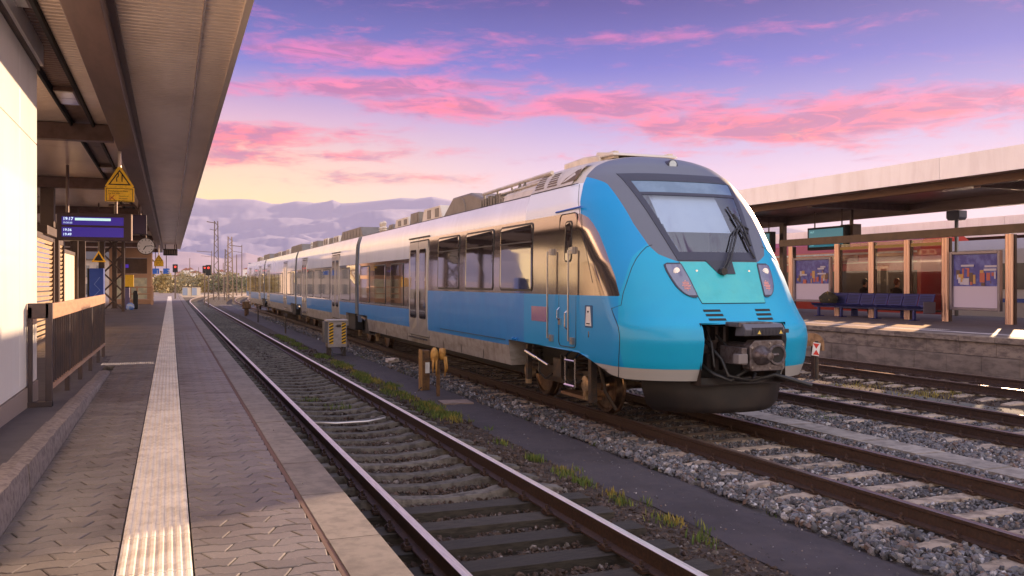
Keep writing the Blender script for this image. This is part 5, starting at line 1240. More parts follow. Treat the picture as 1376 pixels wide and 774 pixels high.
# bench
M_bs = mat('bench_blue', (.030, .035, .16), .4, .3)
bn = thing('bench', 'long dark blue eight-seat perforated metal bench in front of the shelter glass', 'bench', (SX - .55, 24.4, RP))
for k in range(8):
    y = 22.05 + k * .66
    mb = MB(); yl_, yr_ = y + .015, y + .63
    Q = [(SX - .86, .50), (SX - .80, .43), (SX - .50, .41), (SX - .36, .46), (SX - .24, .84), (SX - .21, .86)]
    vs = [(x, yl_, RP + z) for x, z in Q] + [(x, yr_, RP + z) for x, z in Q]; n = len(Q)
    mb.add(vs + [(v[0] + .02, v[1], v[2] - .02) for v in vs], [(i, i + 1, n + i + 1, n + i) for i in range(n - 1)] + [(2 * n + i, 3 * n + i, 3 * n + i + 1, 2 * n + i + 1) for i in range(n - 1)] + [(i, 2 * n + i, 2 * n + i + 1, i + 1) for i in range(n - 1)] + [(n + i, n + i + 1, 3 * n + i + 1, 3 * n + i) for i in range(n - 1)] + [(0, n, 3 * n, 2 * n), (n - 1, 3 * n - 1, 4 * n - 1, 2 * n - 1)])
    st = mb.build('seat', M_bs, bn)
    mb = MB(); mb.tube([(SX - .225, yl_, RP + .86), (SX - .225, yr_, RP + .86)], .016, 6); mb.build('back_edge', mat('bench_edge', (.12, .13, .30), .3, .5), st)
    for i in range(6):
        z = .52 + .052 * i; mb = MB(); x = SX - .36 + (z - .46) / .38 * .12 - .014; mb.box(x, x + .006, yl_ + .06, yr_ - .06, RP + z, RP + z + .018); mb.build('slot', M_black, st)
mb = MB(); mb.box(SX - .62, SX - .50, 22.0, 27.4, RP + .34, RP + .40); mb.build('seat_beam', M_bs, bn)
for y in (22.6, 24.3, 26.0, 27.2):
    mb = MB(); mb.box(SX - .60, SX - .52, y - .04, y + .04, RP, RP + .34); mb.box(SX - .75, SX - .35, y - .04, y + .04, RP, RP + .03); mb.build('leg', M_bs, bn)
mb = MB(); mb.box(SX - .8, SX - .3, 21.97, 22.0, RP + .25, RP + .62); mb.build('end_plate', mat('end_plate', (.10, .08, .11), .5), bn, bevel=.01)
# rucksack
bk = thing('rucksack', 'dark olive rucksack lying on the left end of the blue bench', 'bag', (SX - .55, 26.7, RP + .45))
bm = bmesh.new(); bmesh.ops.create_icosphere(bm, subdivisions=3, radius=1)
rg = random.Random(2)
for v in bm.verts:
    p = v.co; k = 1 + .10 * math.sin(5 * p.x + 2) * math.cos(4 * p.y) + .06 * math.sin(9 * p.z); v.co = Vector((p.x * .20 * k, p.y * .42 * k, p.z * .24 * k + .20))
me = bpy.data.meshes.new('bag_body'); bm.to_mesh(me); bm.free(); me.materials.append(mat('bag_olive', (.05, .045, .02), .8, 0, (.03, .025, .02), 10, bump=.01)); me.polygons.foreach_set('use_smooth', [True] * len(me.polygons))
ob = bpy.data.objects.new('bag_body', me); COL.objects.link(ob); ob.parent = bk
mb = MB(); mb.tube([(SX - .72, 26.45, RP + .60), (SX - .62, 26.65, RP + .92), (SX - .72, 26.9, RP + .60)], .022, 6); mb.build('strap', mat('strap_gold', (.30, .20, .05), .6), bk)
# two people sitting behind the glass, backs to the bench
def person(x, y, zf, label, cloth, hair, lean=0., faceaway=1, rz=0):
    t = thing('person', label, 'person', (x, y, zf), None, rz)
    J = {'pelvis': (0, 0, .48), 'waist': (.02, 0, .66), 'chest': (.03 + lean, 0, .92), 'neck': (.05 + lean, 0, 1.08), 'jaw': (.07 + lean, 0, 1.15), 'head': (.075 + lean, 0, 1.25), 'crown': (.06 + lean, 0, 1.31)}
    V = []; E = []; Rr = []
    def P(p, r): V.append(p); Rr.append(r); return len(V) - 1
    def Eg(a, b): E.append((a, b))
    i = [P(J['pelvis'], .15), P(J['waist'], .135), P(J['chest'], .15), P(J['neck'], .055), P(J['jaw'], .078), P(J['head'], .098), P(J['crown'], .06)]
    for a, b in zip(i, i[1:]): Eg(a, b)
    for s in (-1, 1):
        sh_ = P((.03 + lean, s * .19, .98), .062); el = P((.10 + lean, s * .24, .72), .045); wr = P((.30 + lean, s * .13, .62), .032); hd = P((.36 + lean, s * .10, .60), .038)
        Eg(i[2], sh_); Eg(sh_, el); Eg(el, wr); Eg(wr, hd)
        for q, L in enumerate((.07, .08, .075, .06)):
            f = P((.40 + lean, s * .10 + (q - 1.5) * .02, .59), .009); f2 = P((.40 + L * .7 + lean, s * .10 + (q - 1.5) * .022, .565), .008); Eg(hd, f); Eg(f, f2)
        hp = P((.10, s * .10, .47), .095); kn = P((.46, s * .13, .50), .062); an = P((.44, s * .13, .10), .042); to = P((.60, s * .14, .05), .04)
        Eg(i[0], hp); Eg(hp, kn); Eg(kn, an); Eg(an, to)
    me = bpy.data.meshes.new('b'); me.from_pydata(V, E, []); ob = bpy.data.objects.new('b', me); COL.objects.link(ob)
    sk = ob.modifiers.new('s', 'SKIN'); 
    for k, v in enumerate(me.skin_vertices[0].data): v.radius = (Rr[k], Rr[k]); v.use_root = (k == 0)
    ss = ob.modifiers.new('u', 'SUBSURF'); ss.levels = 2; ss.render_levels = 2
    bpy.context.view_layer.update(); m2 = bpy.data.meshes.new_from_object(ob.evaluated_get(bpy.context.evaluated_depsgraph_get()))
    bpy.data.objects.remove(ob); m2.name = 'body'; m2.materials.clear(); m2.materials.append(cloth); m2.materials.append(mat('skin', (.42, .24, .17), .6))
    for p in m2.polygons:
        c = p.center; p.use_smooth = True; p.material_index = 1 if (c.z > 1.08 or (c.x > .33 + lean and .53 < c.z < .66 and abs(c.y) < .16)) else 0
    o2 = bpy.data.objects.new('body', m2); COL.objects.link(o2); o2.parent = t
    bm = bmesh.new(); bmesh.ops.create_uvsphere(bm, u_segments=20, v_segments=12, radius=.115)
    bmesh.ops.delete(bm, geom=[v for v in bm.verts if v.co.z < -.02 and v.co.x > -.02], context='VERTS')
    for v in bm.verts: v.co = Vector((v.co.x * 1.0 + .045 + lean, v.co.y * .92, v.co.z * 1.1 + 1.27))
    me = bpy.data.meshes.new('hair'); bm.to_mesh(me); bm.free(); me.materials.append(hair); me.polygons.foreach_set('use_smooth', [True] * len(me.polygons))
    h = bpy.data.objects.new('hair', me); COL.objects.link(h); h.parent = t
    mb = MB(); mb.lathe([(0, .013), (.018, .017), (.03, .008)], (.165 + lean, 0, 1.20), 'X', 8)
    for s in (-1, 1): mb.lathe([(0, .012), (.006, .010)], (.158 + lean, s * .034, 1.245), 'X', 8)
    mb.build('face_features', mat('face_dark', (.22, .11, .08), .6), t, o=(0, 0, 0), kind='stuff')
    return t
M_dcl = mat('dark_coat', (.018, .016, .022), .85, 0, (.03, .025, .03), 9, bump=.004)
person(SX + .55, 24.55, RP, 'person in dark coat with reddish-brown hair sitting behind the shelter glass, centre pane', M_dcl, mat('hair_auburn', (.16, .045, .02), .6), .02)
person(SX + .55, 26.2, RP, 'person in black hooded coat leaning forward behind the shelter glass, left pane', mat('black_coat', (.012, .011, .014), .9), mat('hair_black', (.014, .011, .01), .6), .10)
b2 = thing('bench', 'plain dark bench hidden behind the shelter glass under the two people', 'bench', (SX + .6, 25.3, RP))
mb = MB(); mb.box(SX + .38, SX + .80, 23.9, 26.9, RP + .32, RP + .36); mb.build('seat', M_bs, b2)
for y in (24.2, 26.6): mb = MB(); mb.box(SX + .45, SX + .7, y - .04, y + .04, RP, RP + .32); mb.build('leg', M_bs, b2)
# teal displays
M_teal = mat('screen_teal', (.008, .14, .20), .3, emit=.35)
for k, (y0, lab) in enumerate(((27.3, 'teal departure display hanging above the framed poster right of the train nose'), (31.8, 'teal departure display partly hidden behind the train nose'))):
    t = thing('departure_display', lab, 'display', (24.2, y0 + 1, 3.5), 'teal displays under the right roof')
    X0 = 24.05
    mb = MB(); mb.box(X0, X0 + .25, y0, y0 + 2.15, 3.30, 4.20); mb.build('casing', M_black, t, bevel=.01)
    for z0, z1 in ((3.42, 3.72), (3.76, 4.12)):
        mb = MB(); mb.box(X0 - .012, X0 - .001, y0 + .1, y0 + 2.05, z0, z1); mb.build('screen', M_teal, t)
    tx = MB()
    for z, s_ in ((3.98, '19:17'), (3.60, '19:36'), (3.47, '19:49')): text_into(tx, s_, (X0 - .013, y0 + 1.98, z), .11, (0, -1, 0), (0, 0, 1))
    tx.build('lettering', mat('teal_text', (.25, .6, .62), .4, emit=.5), t, kind='stuff', fixn=False)
    for y in (y0 + .3, y0 + 1.85): mb = MB(); mb.tube([(X0 + .12, y, 4.2), (X0 + .12, y, 4.85)], .03, 6); mb.build('hanger', M_brown, t)
# loudspeaker box and mast with head
t = thing('hanging_box', 'dark tapered box hanging under the right roof above the bench', 'signal box', (24.6, 27.2, 3.9))
mb = MB(); mb.prism([(27.15, 3.75), (27.6, 3.75), (27.85, 4.25), (27.15, 4.25)], 'X', 24.3, 24.7); mb.build('casing', M_brown, t, bevel=.01); mb = MB(); mb.box(24.45, 24.55, 27.4, 27.5, 4.25, 4.86); mb.build('hanger', M_brown, t)
t = thing('camera_mast', 'slim grey mast with a blue-grey boxy head behind the right platform shelter', 'mast', (27.4, 26.2, RP))
mb = MB(); mb.tube([(27.4, 25.2, RP), (27.4, 25.2, 4.33)], .07, 10); mb.build('mast_tube', mat('mast_grey', (.30, .29, .28), .45, .4), t, smooth=True)
mb = MB(); mb.prism([(24.98, 4.33), (25.42, 4.33), (25.5, 4.42), (25.5, 4.68), (24.9, 4.68), (24.9, 4.42)], 'X', 27.2, 27.6); mb.build('camera_head', mat('head_grey', (.11, .12, .17), .5), t, bevel=.02)
# second roof beyond and red train
c2 = thing('canopy', 'second white-edged platform roof seen beyond the right platform', 'platform roof', (36, 40, 4.6))
for k in range(12):
    y = 14 + k * 8.0; mb = MB(); mb.box(35.5, 35.6, y + .01, y + 7.99, 4.15, 5.05); mb.build('fascia_panel', M_fas, c2)
mb = MB(); mb.box(35.61, 46, 14, 110, 4.4, 4.9); mb.build('roof_deck', M_brown, c2); mb = MB(); mb.box(36.2, 36.5, 14, 110, 3.95, 4.39); mb.build('beam', M_beam, c2)
for y in range(20, 100, 10):
    mb = MB(); mb.box(39, 39.3, y, y + .3, -.3, 4.39); mb.build('post', M_brown, c2)
mb = MB(); mb.box(34.6, 46.5, 14, 110, -.3, .74); mb.build('platform', M_rsurf, kind='structure')
rt = thing('passenger_train', 'red double-deck passenger train visible through the shelter glass', 'train', (31.5, 40, 0))
M_red = mat('train_red', (.42, .04, .03), .35, 0, (.44, .03, .02), 2, coat=.6)
mb = MB(); mb.prism([(30.0, .5), (29.95, 1.3), (29.95, 3.45), (30.1, 3.85), (30.5, 4.1), (32.3, 4.1), (32.7, 3.85), (32.85, 3.45), (32.85, 1.3), (32.8, .5)], 'Y', 29.4, 75); mb.build('car_body', M_red, rt)
mb = MB(); mb.box(29.93, 29.948, 29.6, 75, 3.32, 3.40); mb.build('white_stripe', M_white, rt); mb = MB(); mb.box(29.935, 29.949, 29.6, 75, 1.2, 2.55); mb.build('window_band', mat('window_dark', (.045, .045, .05), .25, 0), rt)
mb = MB(); mb.box(29.93, 29.948, 29.6, 75, 2.90, 2.96); mb.build('cream_stripe', mat('stripe_cream', (.5, .42, .3), .5), rt)
for k in range(15):
    y = 30.0 + k * 3.1; mb = MB(); mb.box(29.915, 29.93, y, y + 2.0, 3.0, 3.28); w = mb.build('upper_window', mat('upper_window', (.20, .05, .04), .15, 0, coat=1), rt)
    mb = MB(); mb.box(29.91, 29.934, y + 2.3, y + 2.4, 1.2, 2.54); mb.build('window_post', mat('post_grey', (.22, .21, .21), .5), rt)
for y in (33, 36, 52, 55, 70):
    mb = MB(); mb.lathe([(0, .45), (.1, .45)], (30.3, y, .43), 'X', 24); mb.build('wheel', M_wheel, rt)
mb = MB(); mb.box(30.3, 32.5, 31, 74, .15, .49); mb.build('underframe', M_black, rt)
gt = thing('passenger_train', 'pale grey and blue train at the right photo edge beyond the shelter', 'train', (31.5, 20, 0))
mb = MB(); mb.prism([(30.0, .5), (29.95, 1.3), (29.95, 3.3), (30.1, 3.7), (32.7, 3.7), (32.85, 3.3), (32.85, .5)], 'Y', 6, 28.3); mb.build('car_body', mat('pale_train', (.50, .49, .52), .4, .1), gt)
mb = MB(); mb.box(29.93, 29.948, 6.3, 28.0, 1.75, 2.75); mb.build('window_band', MATS['window_dark'], gt); mb = MB(); mb.box(29.93, 29.948, 6.3, 28.0, 1.25, 1.4); mb.build('blue_stripe', mat('blue_stripe', (.02, .08, .4), .4), gt)

# ------------------------------------------------------------------ things between the tracks
M_stripe = mat('stripe_yellow', (.72, .42, .02), .5)
hc = thing('signal_cabinet', 'grey trackside cabinet with yellow and black striped edges beside the path', 'cabinet', (4.75, 27, -.21))
HX0, HX1, HY_ = 4.42, 4.98, 27.0
mb = MB(); mb.box(HX0, HX1, HY_, HY_ + .5, .06, .84); mb.build('cabinet_body', mat('cabinet_grey', (.36, .33, .34), .5, .1, (.28, .25, .25), 3), hc, bevel=.015)
mb = MB(); mb.box(HX0 - .03, HX1 + .03, HY_ - .03, HY_ + .53, .845, .885); mb.build('roof', mat('cabinet_roof', (.42, .38, .36), .5), hc)
mb = MB(); mb.box(HX0 - .10, HX0 - .005, HY_ + .05, HY_ + .45, .2, .83); mb.build('side_door', mat('side_door_dark', (.10, .095, .10), .5), hc)
for (xa, xb) in ((HX0 + .03, HX0 + .155), (HX1 - .155, HX1 - .03)):
    mb = MB(); mb.box(xa, xb, HY_ - .008, HY_ - .001, .16, .80); b_ = mb.build('warning_strip', M_stripe, hc)
    for k in range(7):
        z = .17 + k * .093; mb = MB(); s_ = 1 if xa < 4.6 else 1
        P = [(xa, z), (xb, min(z + .055, .80)), (xb, min(z + .10, .80)), (xa, min(z + .045, .80))]
        mb.add([(p[0], HY_ - .010, p[1]) for p in P], [(0, 1, 2, 3)]); mb.build('black_stripe', M_black, b_)
mb = MB(); mb.box(4.68, 4.80, HY_ - .012, HY_, .66, .74); mb.build('name_plate', M_steel, hc)
mb = MB(); mb.lathe([(-.03, .02), (0, .02)], (4.66, HY_, .70), 'Y', 8); mb.build('lock', M_steel, hc)
for x in (HX0 + .06, HX1 - .06): mb = MB(); mb.box(x - .04, x + .04, HY_ + .05, HY_ + .45, -.22, .06); mb.build('foot', M_steel, hc)
mb = MB(); mb.tube([(4.5, 27.0, .05), (4.55, 26.9, -.12), (4.8, 26.85, -.14), (4.9, 27.0, .05)], .02, 6); mb.build('cable_loop', M_rubber, hc)
M_post = mat('rusty_post', (.17, .085, .035), .7, .2, (.08, .045, .025), 9, bump=.003)
wp_ = thing('marker_post', 'square brown marker post with a white plate standing on the path', 'post', (4.92, 17.9, -.21))
mb = MB(); mb.box(4.84, 5.00, 17.82, 17.98, -.22, .61); mb.build('shaft', M_post, wp_, bevel=.01)
mb = MB(); mb.box(4.81, 4.838, 17.80, 18.0, -.22, .62); mb.build('side_board', mat('board_ochre', (.34, .18, .06), .6), wp_)
mb = MB(); mb.box(4.90, 4.99, 17.80, 17.816, .14, .36); mb.build('white_plate', M_white, wp_)
mb = MB(); mb.tube([(4.82, 17.8, -.15), (4.70, 17.7, -.215)], .012, 5); mb.build('ground_wire', M_steel, wp_)
M_och = mat('ochre_rubber', (.52, .27, .06), .6, 0, (.36, .17, .04), 12, bump=.004)
cpst = thing('coupling_post', 'dark pole topped with ochre yellow coupling heads and hanging straps', 'post', (4.88, 16.8, -.21))
mb = MB(); mb.box(4.85, 4.91, 16.77, 16.83, -.22, .62); mb.build('pole', M_post, cpst)
for (dx, w, z0, z1) in ((-.09, .085, .46, .74), (.07, .075, .50, .73)):
    mb = MB(); mb.lathe([(0, w * .45), (.04, w * .85), (.14, w), (.22, w * .8), (z1 - z0, w * .35)], (4.88 + dx, 16.74, z0), 'Z', 12); mb.build('coupling_head', M_och, cpst, smooth=True)
for (dx, L) in ((-.12, .30), (-.06, .36), (.10, .38), (.13, .30)):
    mb = MB(); mb.tube([(4.88 + dx, 16.70, .56), (4.88 + dx * 1.15, 16.68, .35), (4.88 + dx * 1.1, 16.70, .56 - L)], .026, 6, r2=.012); mb.build('hanging_strap', M_och, cpst, smooth=True)
mb = MB(); mb.prism([(4.62, 15.55), (5.18, 15.50), (5.20, 16.0), (4.66, 16.05)], 'Z', -.215, -.190); pl_ = mb.build('cover_plate', mat('cover_plate', (.26, .19, .16), .7, .1, (.18, .13, .11), 8, bump=.002)); tag(pl_, 'flat pale square cover plate lying on the path below the yellow-topped pole', 'cover plate')
# red and white marker on the right
rm = thing('track_marker', 'small red and white marker board on a dark post before the right platform wall', 'track marker', (13.9, 16.7, -.22))
for dx in (0, .14): mb = MB(); mb.tube([(13.9 + dx, 16.7 + dx, -.22), (13.9 + dx, 16.7 + dx, .66 if dx == 0 else .2)], .04 if dx == 0 else .03, 6); mb.build('post', M_steel, rm)
mb = MB(); mb.obox((13.80, 16.60, .48), (.16, .02, .30), R(-30), ry=R(8)); bd = mb.build('marker_board', M_white, rm)
def rel(p, dx, dz): return (13.80 + dx * math.cos(R(-30)) + math.sin(R(-30)) * .013, 16.60 + dx * math.sin(R(-30)) - math.cos(R(-30)) * .013, .48 + dz - dx * .14)
mb = MB(); mb.add([rel(0, -.07, .13), rel(0, .07, .13), rel(0, 0, .01)], [(0, 1, 2)]); mb.add([rel(0, -.07, -.13), rel(0, .07, -.13), rel(0, 0, -.01)], [(0, 1, 2)]); mb.build('red_symbol', mat('marker_red', (.60, .03, .02), .5), bd)
th = thing('track_machine', 'ochre rusty rounded hood on legs behind the small red marker', 'track equipment', (14.0, 17.1, -.22))
mb = MB(); mb.prism([(13.6, .52)] + [(14.02 + .36 * math.cos(t) , .55 + .28 * math.sin(t)) for t in np.linspace(math.pi, 0, 12)] + [(14.38, .40), (14.3, .40), (14.3, .52)], 'Y', 17.0, 17.35); mb.build('hood', mat('rust_ochre', (.30, .17, .09), .7, .1, (.16, .08, .04), 7, bump=.004), th, bevel=.01)
for x in (13.7, 14.2): mb = MB(); mb.box(x - .05, x + .05, 17.1, 17.2, -.22, .50); mb.build('leg', M_rust, th)
# small far trackside things
def rusty(x, y, h, lab):
    t = thing('trackside_post', lab, 'post', (x, y, -.25), 'short rusty posts between the distant tracks')
    mb = MB(); mb.tube([(x, y, -.25), (x, y, h)], .09, 8); mb.build('shaft', M_post, t)
    mb = MB(); mb.box(x - .22, x + .22, y - .15, y + .15, h * .35, h); mb.build('head', M_post, t, bevel=.04)
rusty(4.7, 62, .75, 'short rusty post left of the distant train end'); rusty(5.0, 64.5, .55, 'slightly shorter rusty post close behind the train-end post')
for k, (x, y, h) in enumerate(((4.6, 52, .6), (4.7, 40, .55))):
    t = thing('marker_stake', ['thin dark stake on the path, far one', 'thin dark stake on the path beside the train'][k], 'stake', (x, y, -.22)); mb = MB(); mb.tube([(x, y, -.22), (x, y, h)], .035, 6); mb.build('stake', M_steel, t); mb = MB(); mb.box(x - .07, x + .07, y - .05, y + .05, h, h + .1); mb.build('cap', M_steel, t)
st_ = MB()
bm = bmesh.new(); bmesh.ops.create_icosphere(bm, subdivisions=2, radius=.11)
for v in bm.verts: v.co = Vector((v.co.x * 1.6, v.co.y, v.co.z * .8)) * random.uniform(.6, 1.3)
me = bpy.data.meshes.new('rag'); bm.to_mesh(me); bm.free(); me.materials.append(mat('rag_white', (.5, .42, .38), .8)); rag = bpy.data.objects.new('pale_rag', me); COL.objects.link(rag); rag.location = (5.62, 23.8, -.10)
tag(rag, 'crumpled pale rag lying in the grey ballast beside the train rail', 'rag')
mb = MB(); mb.tube([(2.05, 13.95, -.155), (2.4, 13.9, -.178), (2.9, 13.92, -.178), (3.2, 14.02, -.15)], .016, 6); wb = mb.build('glint_tube', mat('glint_white', (.70, .66, .66), .2, .3), smooth=True); tag(wb, 'added pale tube standing for a white glint across the sleepers of the left track', 'tube')  # pale tube stands in for a thin white glint on the sleepers

# ------------------------------------------------------------------ distance: masts, signals, cabinets, trees, hills, town
M_mast = mat('mast_lattice', (.16, .12, .10), .6, .4); M_mast2 = mat('mast_tan', (.30, .21, .13), .6, .2)
def at(px, Z):
    k = (px - 688) / 1200.; return (Z * (CS + k * CC), Z * (CC - k * CS))
def mast(px, Z, ytop, w, lab, arm=0, lattice=True, m=M_mast):
    x, y = at(px, Z); H = CAMZ + (380 - ytop) * Z / 1200.
    t = thing('catenary_mast', lab, 'mast', (x, y, -.3), 'tall masts along the distant tracks')
    if lattice:
        for s in (-1, 1): mb = MB(); mb.tube([(x + s * w, y, -.3), (x + s * w * .55, y, H)], .09, 4); mb.build('leg', m, t)
        mb = MB(); n = 14
        for k in range(n):
            z0 = -.3 + (H + .3) * k / n; z1 = -.3 + (H + .3) * (k + 1) / n; s = 1 if k % 2 else -1
            mb.tube([(x + s * w * .9, y, z0), (x - s * w * .8, y, z1)], .05, 4)
        mb.build('lattice', m, t, kind='stuff')
    else: mb = MB(); mb.tube([(x, y, -.3), (x, y, H)], w, 6, r2=w * .6); mb.build('pole', m, t)
    if arm:
        mb = MB(); mb.tube([(x, y, H - .3), (x + arm, y, H - .1)], .08, 4); mb.tube([(x, y, H - 1.3), (x + arm * .7, y, H - 1.1)], .05, 4); mb.build('arm', m, t)
    return t
mast(290.5, 120, 297, .35, 'tall lattice mast with a left-pointing arm left of the distant train end', -1.2)
mast(309, 110, 318, .38, 'thick tan lattice mast nearest the distant train end', 0, True, M_mast2)
mast(304.5, 118, 335, .30, 'shorter lattice mast touching the thick tan one', 0)
mast(325, 150, 329, .10, 'thin mast with a left arm just above the train end', -2.0, False)
mast(318, 160, 342, .12, 'thin mast between the tan mast and the train end', 0, False)
mast(255, 210, 347, .12, 'thin lone mast above the two distant cabinets', 0, False)
mast(284.5, 190, 337, .12, 'thin mast just left of the tall lattice mast', -3, False)
mast(300, 170, 353, .10, 'short thin mast between the lattice masts', 0, False)
mast(267, 260, 359, .12, 'faint short mast right of the distant cabinets', 0, False)
def rail_signal(px, Z, yt, yb, lab, w=.2):
    x, y = at(px, Z); z1 = CAMZ + (380 - yt) * Z / 1200.; z0 = CAMZ + (380 - yb) * Z / 1200.
    t = thing('rail_signal', lab, 'signal', (x, y, -.3), 'red light signals at the platform ends')
    mb = MB(); mb.tube([(x, y, -.3), (x, y, z0)], .06, 6); mb.build('post', M_mast, t)
    mb = MB(); mb.box(x - w, x + w, y - .1, y + .15, z0, z1); mb.build('signal_head', M_black, t, bevel=.05)
    mb = MB(); mb.lathe([(-.05, w * .42), (0, w * .42)], (x, y - .12, z1 - w * 1.1), 'Y', 14); mb.build('red_light', mat('signal_red', (1, .06, .04), .4, emit=.5), t)
rail_signal(275, 88, 357, 367, 'smaller left signal of the red pair before the hills')
rail_signal(280, 80, 356, 370, 'larger right signal of the red pair before the hills', .24)
rail_signal(235.5, 72, 355, 366, 'red light signal at the end of the left platform beyond the roof')
for k, (px, lab) in enumerate(((251.5, 'left one of two pale grey cabinets at the end of the tracks'), (264, 'right one of two pale grey cabinets at the end of the tracks'))):
    x, y = at(px, 150); t = thing('equipment_cabinet', lab, 'cabinet', (x, y, -.3), 'pale cabinets at the end of the tracks')
    mb = MB(); mb.box(x - .75, x + .65, y, y + 2.2, -.3, 1.25); mb.build('cabinet_body', mat('far_cabinet_lit', (.70, .60, .46), .6), t); mb = MB(); mb.box(x - .72, x + .05, y - .03, y - .002, -.1, 1.15); mb.build('door', mat('far_cabinet_shade', (.30, .36, .48), .6), t)  # cream body paints the sunlit part, blue-grey front sheet the shaded part
    mb = MB(); mb.box(x - .85, x + .75, y - .05, y + 2.25, 1.253, 1.36); mb.build('roof', M_steel, t)
# platform number signs and far station house
for k, (px, w, lab) in enumerate(((209, 9, 'left blue sign hanging past the distant warning triangle'), (223.5, 8, 'right blue sign with white figure past the distant warning triangle'))):
    x, y = at(px, 66); t = thing('platform_sign', lab, 'sign', (x, y, 2.7), 'blue signs near the platform end'); ww = w * 66 / 2400.
    mb = MB(); mb.box(x - ww, x + ww, y, y + .06, 2.66, 3.06); mb.build('board', mat('sign_blue', (.02, .12, .50), .5), t)
    tx = MB(); text_into(tx, ['', '2'][k] or '|', (x + ww * .3, y - .004, 2.72), .34, (1, 0, 0), (0, 0, 1)); tx.build('lettering', M_white, t, kind='stuff', fixn=False)
    mb = MB(); mb.tube([(x, y + .03, 3.06), (x, y + .03, 4.38)], .03, 5); mb.build('hanger', M_brown, t)
fh_ = thing('house', 'pale house with grey roof beyond the end of the left platform roof', 'house', (-6, 112, -.3))
mb = MB(); mb.box(-9.5, -2.2, 108, 118, -.3, 4.6); mb.build('wall', mat('house_wall', (.46, .38, .33), .8, 0, (.36, .30, .27), .7), fh_)
mb = MB(); mb.prism([(-10, 4.6), (-1.8, 4.6), (-3.6, 6.2), (-8.2, 6.2)], 'Y', 107.6, 118.4); mb.build('roof', mat('slate_roof', (.12, .12, .15), .7), fh_)
for i in range(5):
    for j in range(2):
        mb = MB(); mb.box(-9.0 + i * 1.4, -8.3 + i * 1.4, 107.96, 107.99, .6 + j * 2.0, 1.9 + j * 2.0); mb.build('window', mat('house_window', (.08, .08, .10), .2, coat=1), fh_)
# trees
def leaf_tree(x, y, H, Wd, m, lab, seed, group='trees beyond the end of the tracks', n=520, ls=.24, z=-.3):
    r_ = np.random.default_rng(seed); t = thing('tree', lab, 'tree', (x, y, z), group)
    mb = MB(); top = H * .75; mb.tube([(x, y, z), (x + .1 * Wd * .3, y, z + top * .5), (x, y, z + top)], .05 * H * .5, 6, r2=.02 * H * .4)
    for k in range(5):
        a = r_.uniform(0, 6.28); h0 = z + top * r_.uniform(.35, .8); mb.tube([(x, y, h0), (x + math.cos(a) * Wd * .35, y + math.sin(a) * Wd * .35, h0 + H * .2)], .012 * H, 4, r2=.004 * H)
    mb.build('trunk', mat('bark', (.085, .06, .045), .9), t)
    cl = [(r_.uniform(-1, 1) * Wd * .36, r_.uniform(-1, 1) * Wd * .36, H * r_.uniform(.3, .86), Wd * r_.uniform(.13, .26)) for _ in range(12)]
    V = []; Fc = []; T = []
    for k in range(n):
        c = cl[r_.integers(12)]; d = r_.normal(0, 1, 3); d /= np.linalg.norm(d); p = np.array([c[0], c[1], c[2]]) + d * c[3] * r_.uniform(.5, 1.1)
        a = r_.normal(0, 1, 3); a /= np.linalg.norm(a); b = np.cross(a, r_.normal(0, 1, 3)); b /= np.linalg.norm(b); s = ls * r_.uniform(.6, 1.3); o = len(V)
        for q in ((-1, -.5), (1, -.6), (.6, .7), (-.5, .8)): V.append((x + p[0] + (a[0] * q[0] + b[0] * q[1]) * s, y + p[1] + (a[1] * q[0] + b[1] * q[1]) * s, z + p[2] + (a[2] * q[0] + b[2] * q[1]) * s))
        Fc.append((o, o + 1, o + 2, o + 3)); T.append(r_.uniform(0, 1))
    mb = MB(); mb.v = V; mb.f = Fc; mb.mi = [0] * len(Fc); mb.t = T; mb.build('crown', m, t, fixn=False)
    return t
def foliage(name, c0, c1, c2):
    return mat(name, c1, .7, 0, tint=[(0, (*c0, 1)), (.5, (*c1, 1)), (1, (*c2, 1))])
F_ol = foliage('foliage_olive', (.15, .14, .07), (.25, .21, .11), (.36, .29, .14)); F_ye = foliage('foliage_yellow', (.18, .14, .05), (.32, .24, .08), (.46, .34, .12)); F_gr = foliage('foliage_green', (.09, .10, .06), (.15, .16, .09), (.22, .22, .10))  # foliage colours paled to put distance haze into them
TL_ = [(196, 150, 5, 5, F_ye), (205, 140, 5.5, 5, F_ye), (215, 150, 5.5, 5, F_ol), (224, 160, 5, 5, F_ye), (232, 170, 4, 5, F_ol), (241, 190, 4.2, 6, F_ol), (250, 205, 4.6, 7, F_ol), (259, 200, 5.6, 7, F_ol), (267, 210, 5.6, 7, F_ye), (276, 205, 6, 6, F_ol), (286, 200, 5.4, 6, F_ye), (297, 190, 5.6, 6, F_gr),
       (306, 200, 6, 7, F_ol), (316, 185, 5.5, 6, F_gr), (326, 190, 5, 6, F_ol), (337, 200, 5, 6, F_gr), (160, 170, 6, 6, F_ol), (140, 160, 6, 6, F_gr), (115, 150, 6, 6, F_ol)]
kinds_ = {id(F_ol): 'olive', id(F_ye): 'yellow-green', id(F_gr): 'dark green'}
where = ['behind the guard rail', 'just right of the waiting cabin', 'under the distant blue signs', 'under the right blue sign', 'right of the far signal post', 'left of the two cabinets', 'behind the left cabinet', 'behind the right cabinet', 'just right of the cabinets', 'behind the red signal pair', 'left of the tall lattice mast', 'right of the tall lattice mast', 'behind the tan mast', 'between tan mast and train', 'at the train end', 'hidden partly by the train end', 'seen through the lattice column', 'behind the blue machine', 'far left between the columns']
for k, (px, Z, H, Wd, m) in enumerate(TL_):
    x, y = at(px, Z); leaf_tree(x, y, H * .72, Wd, m, 'small %s tree %s in the distance' % (kinds_[id(m)], where[k]), 50 + k)
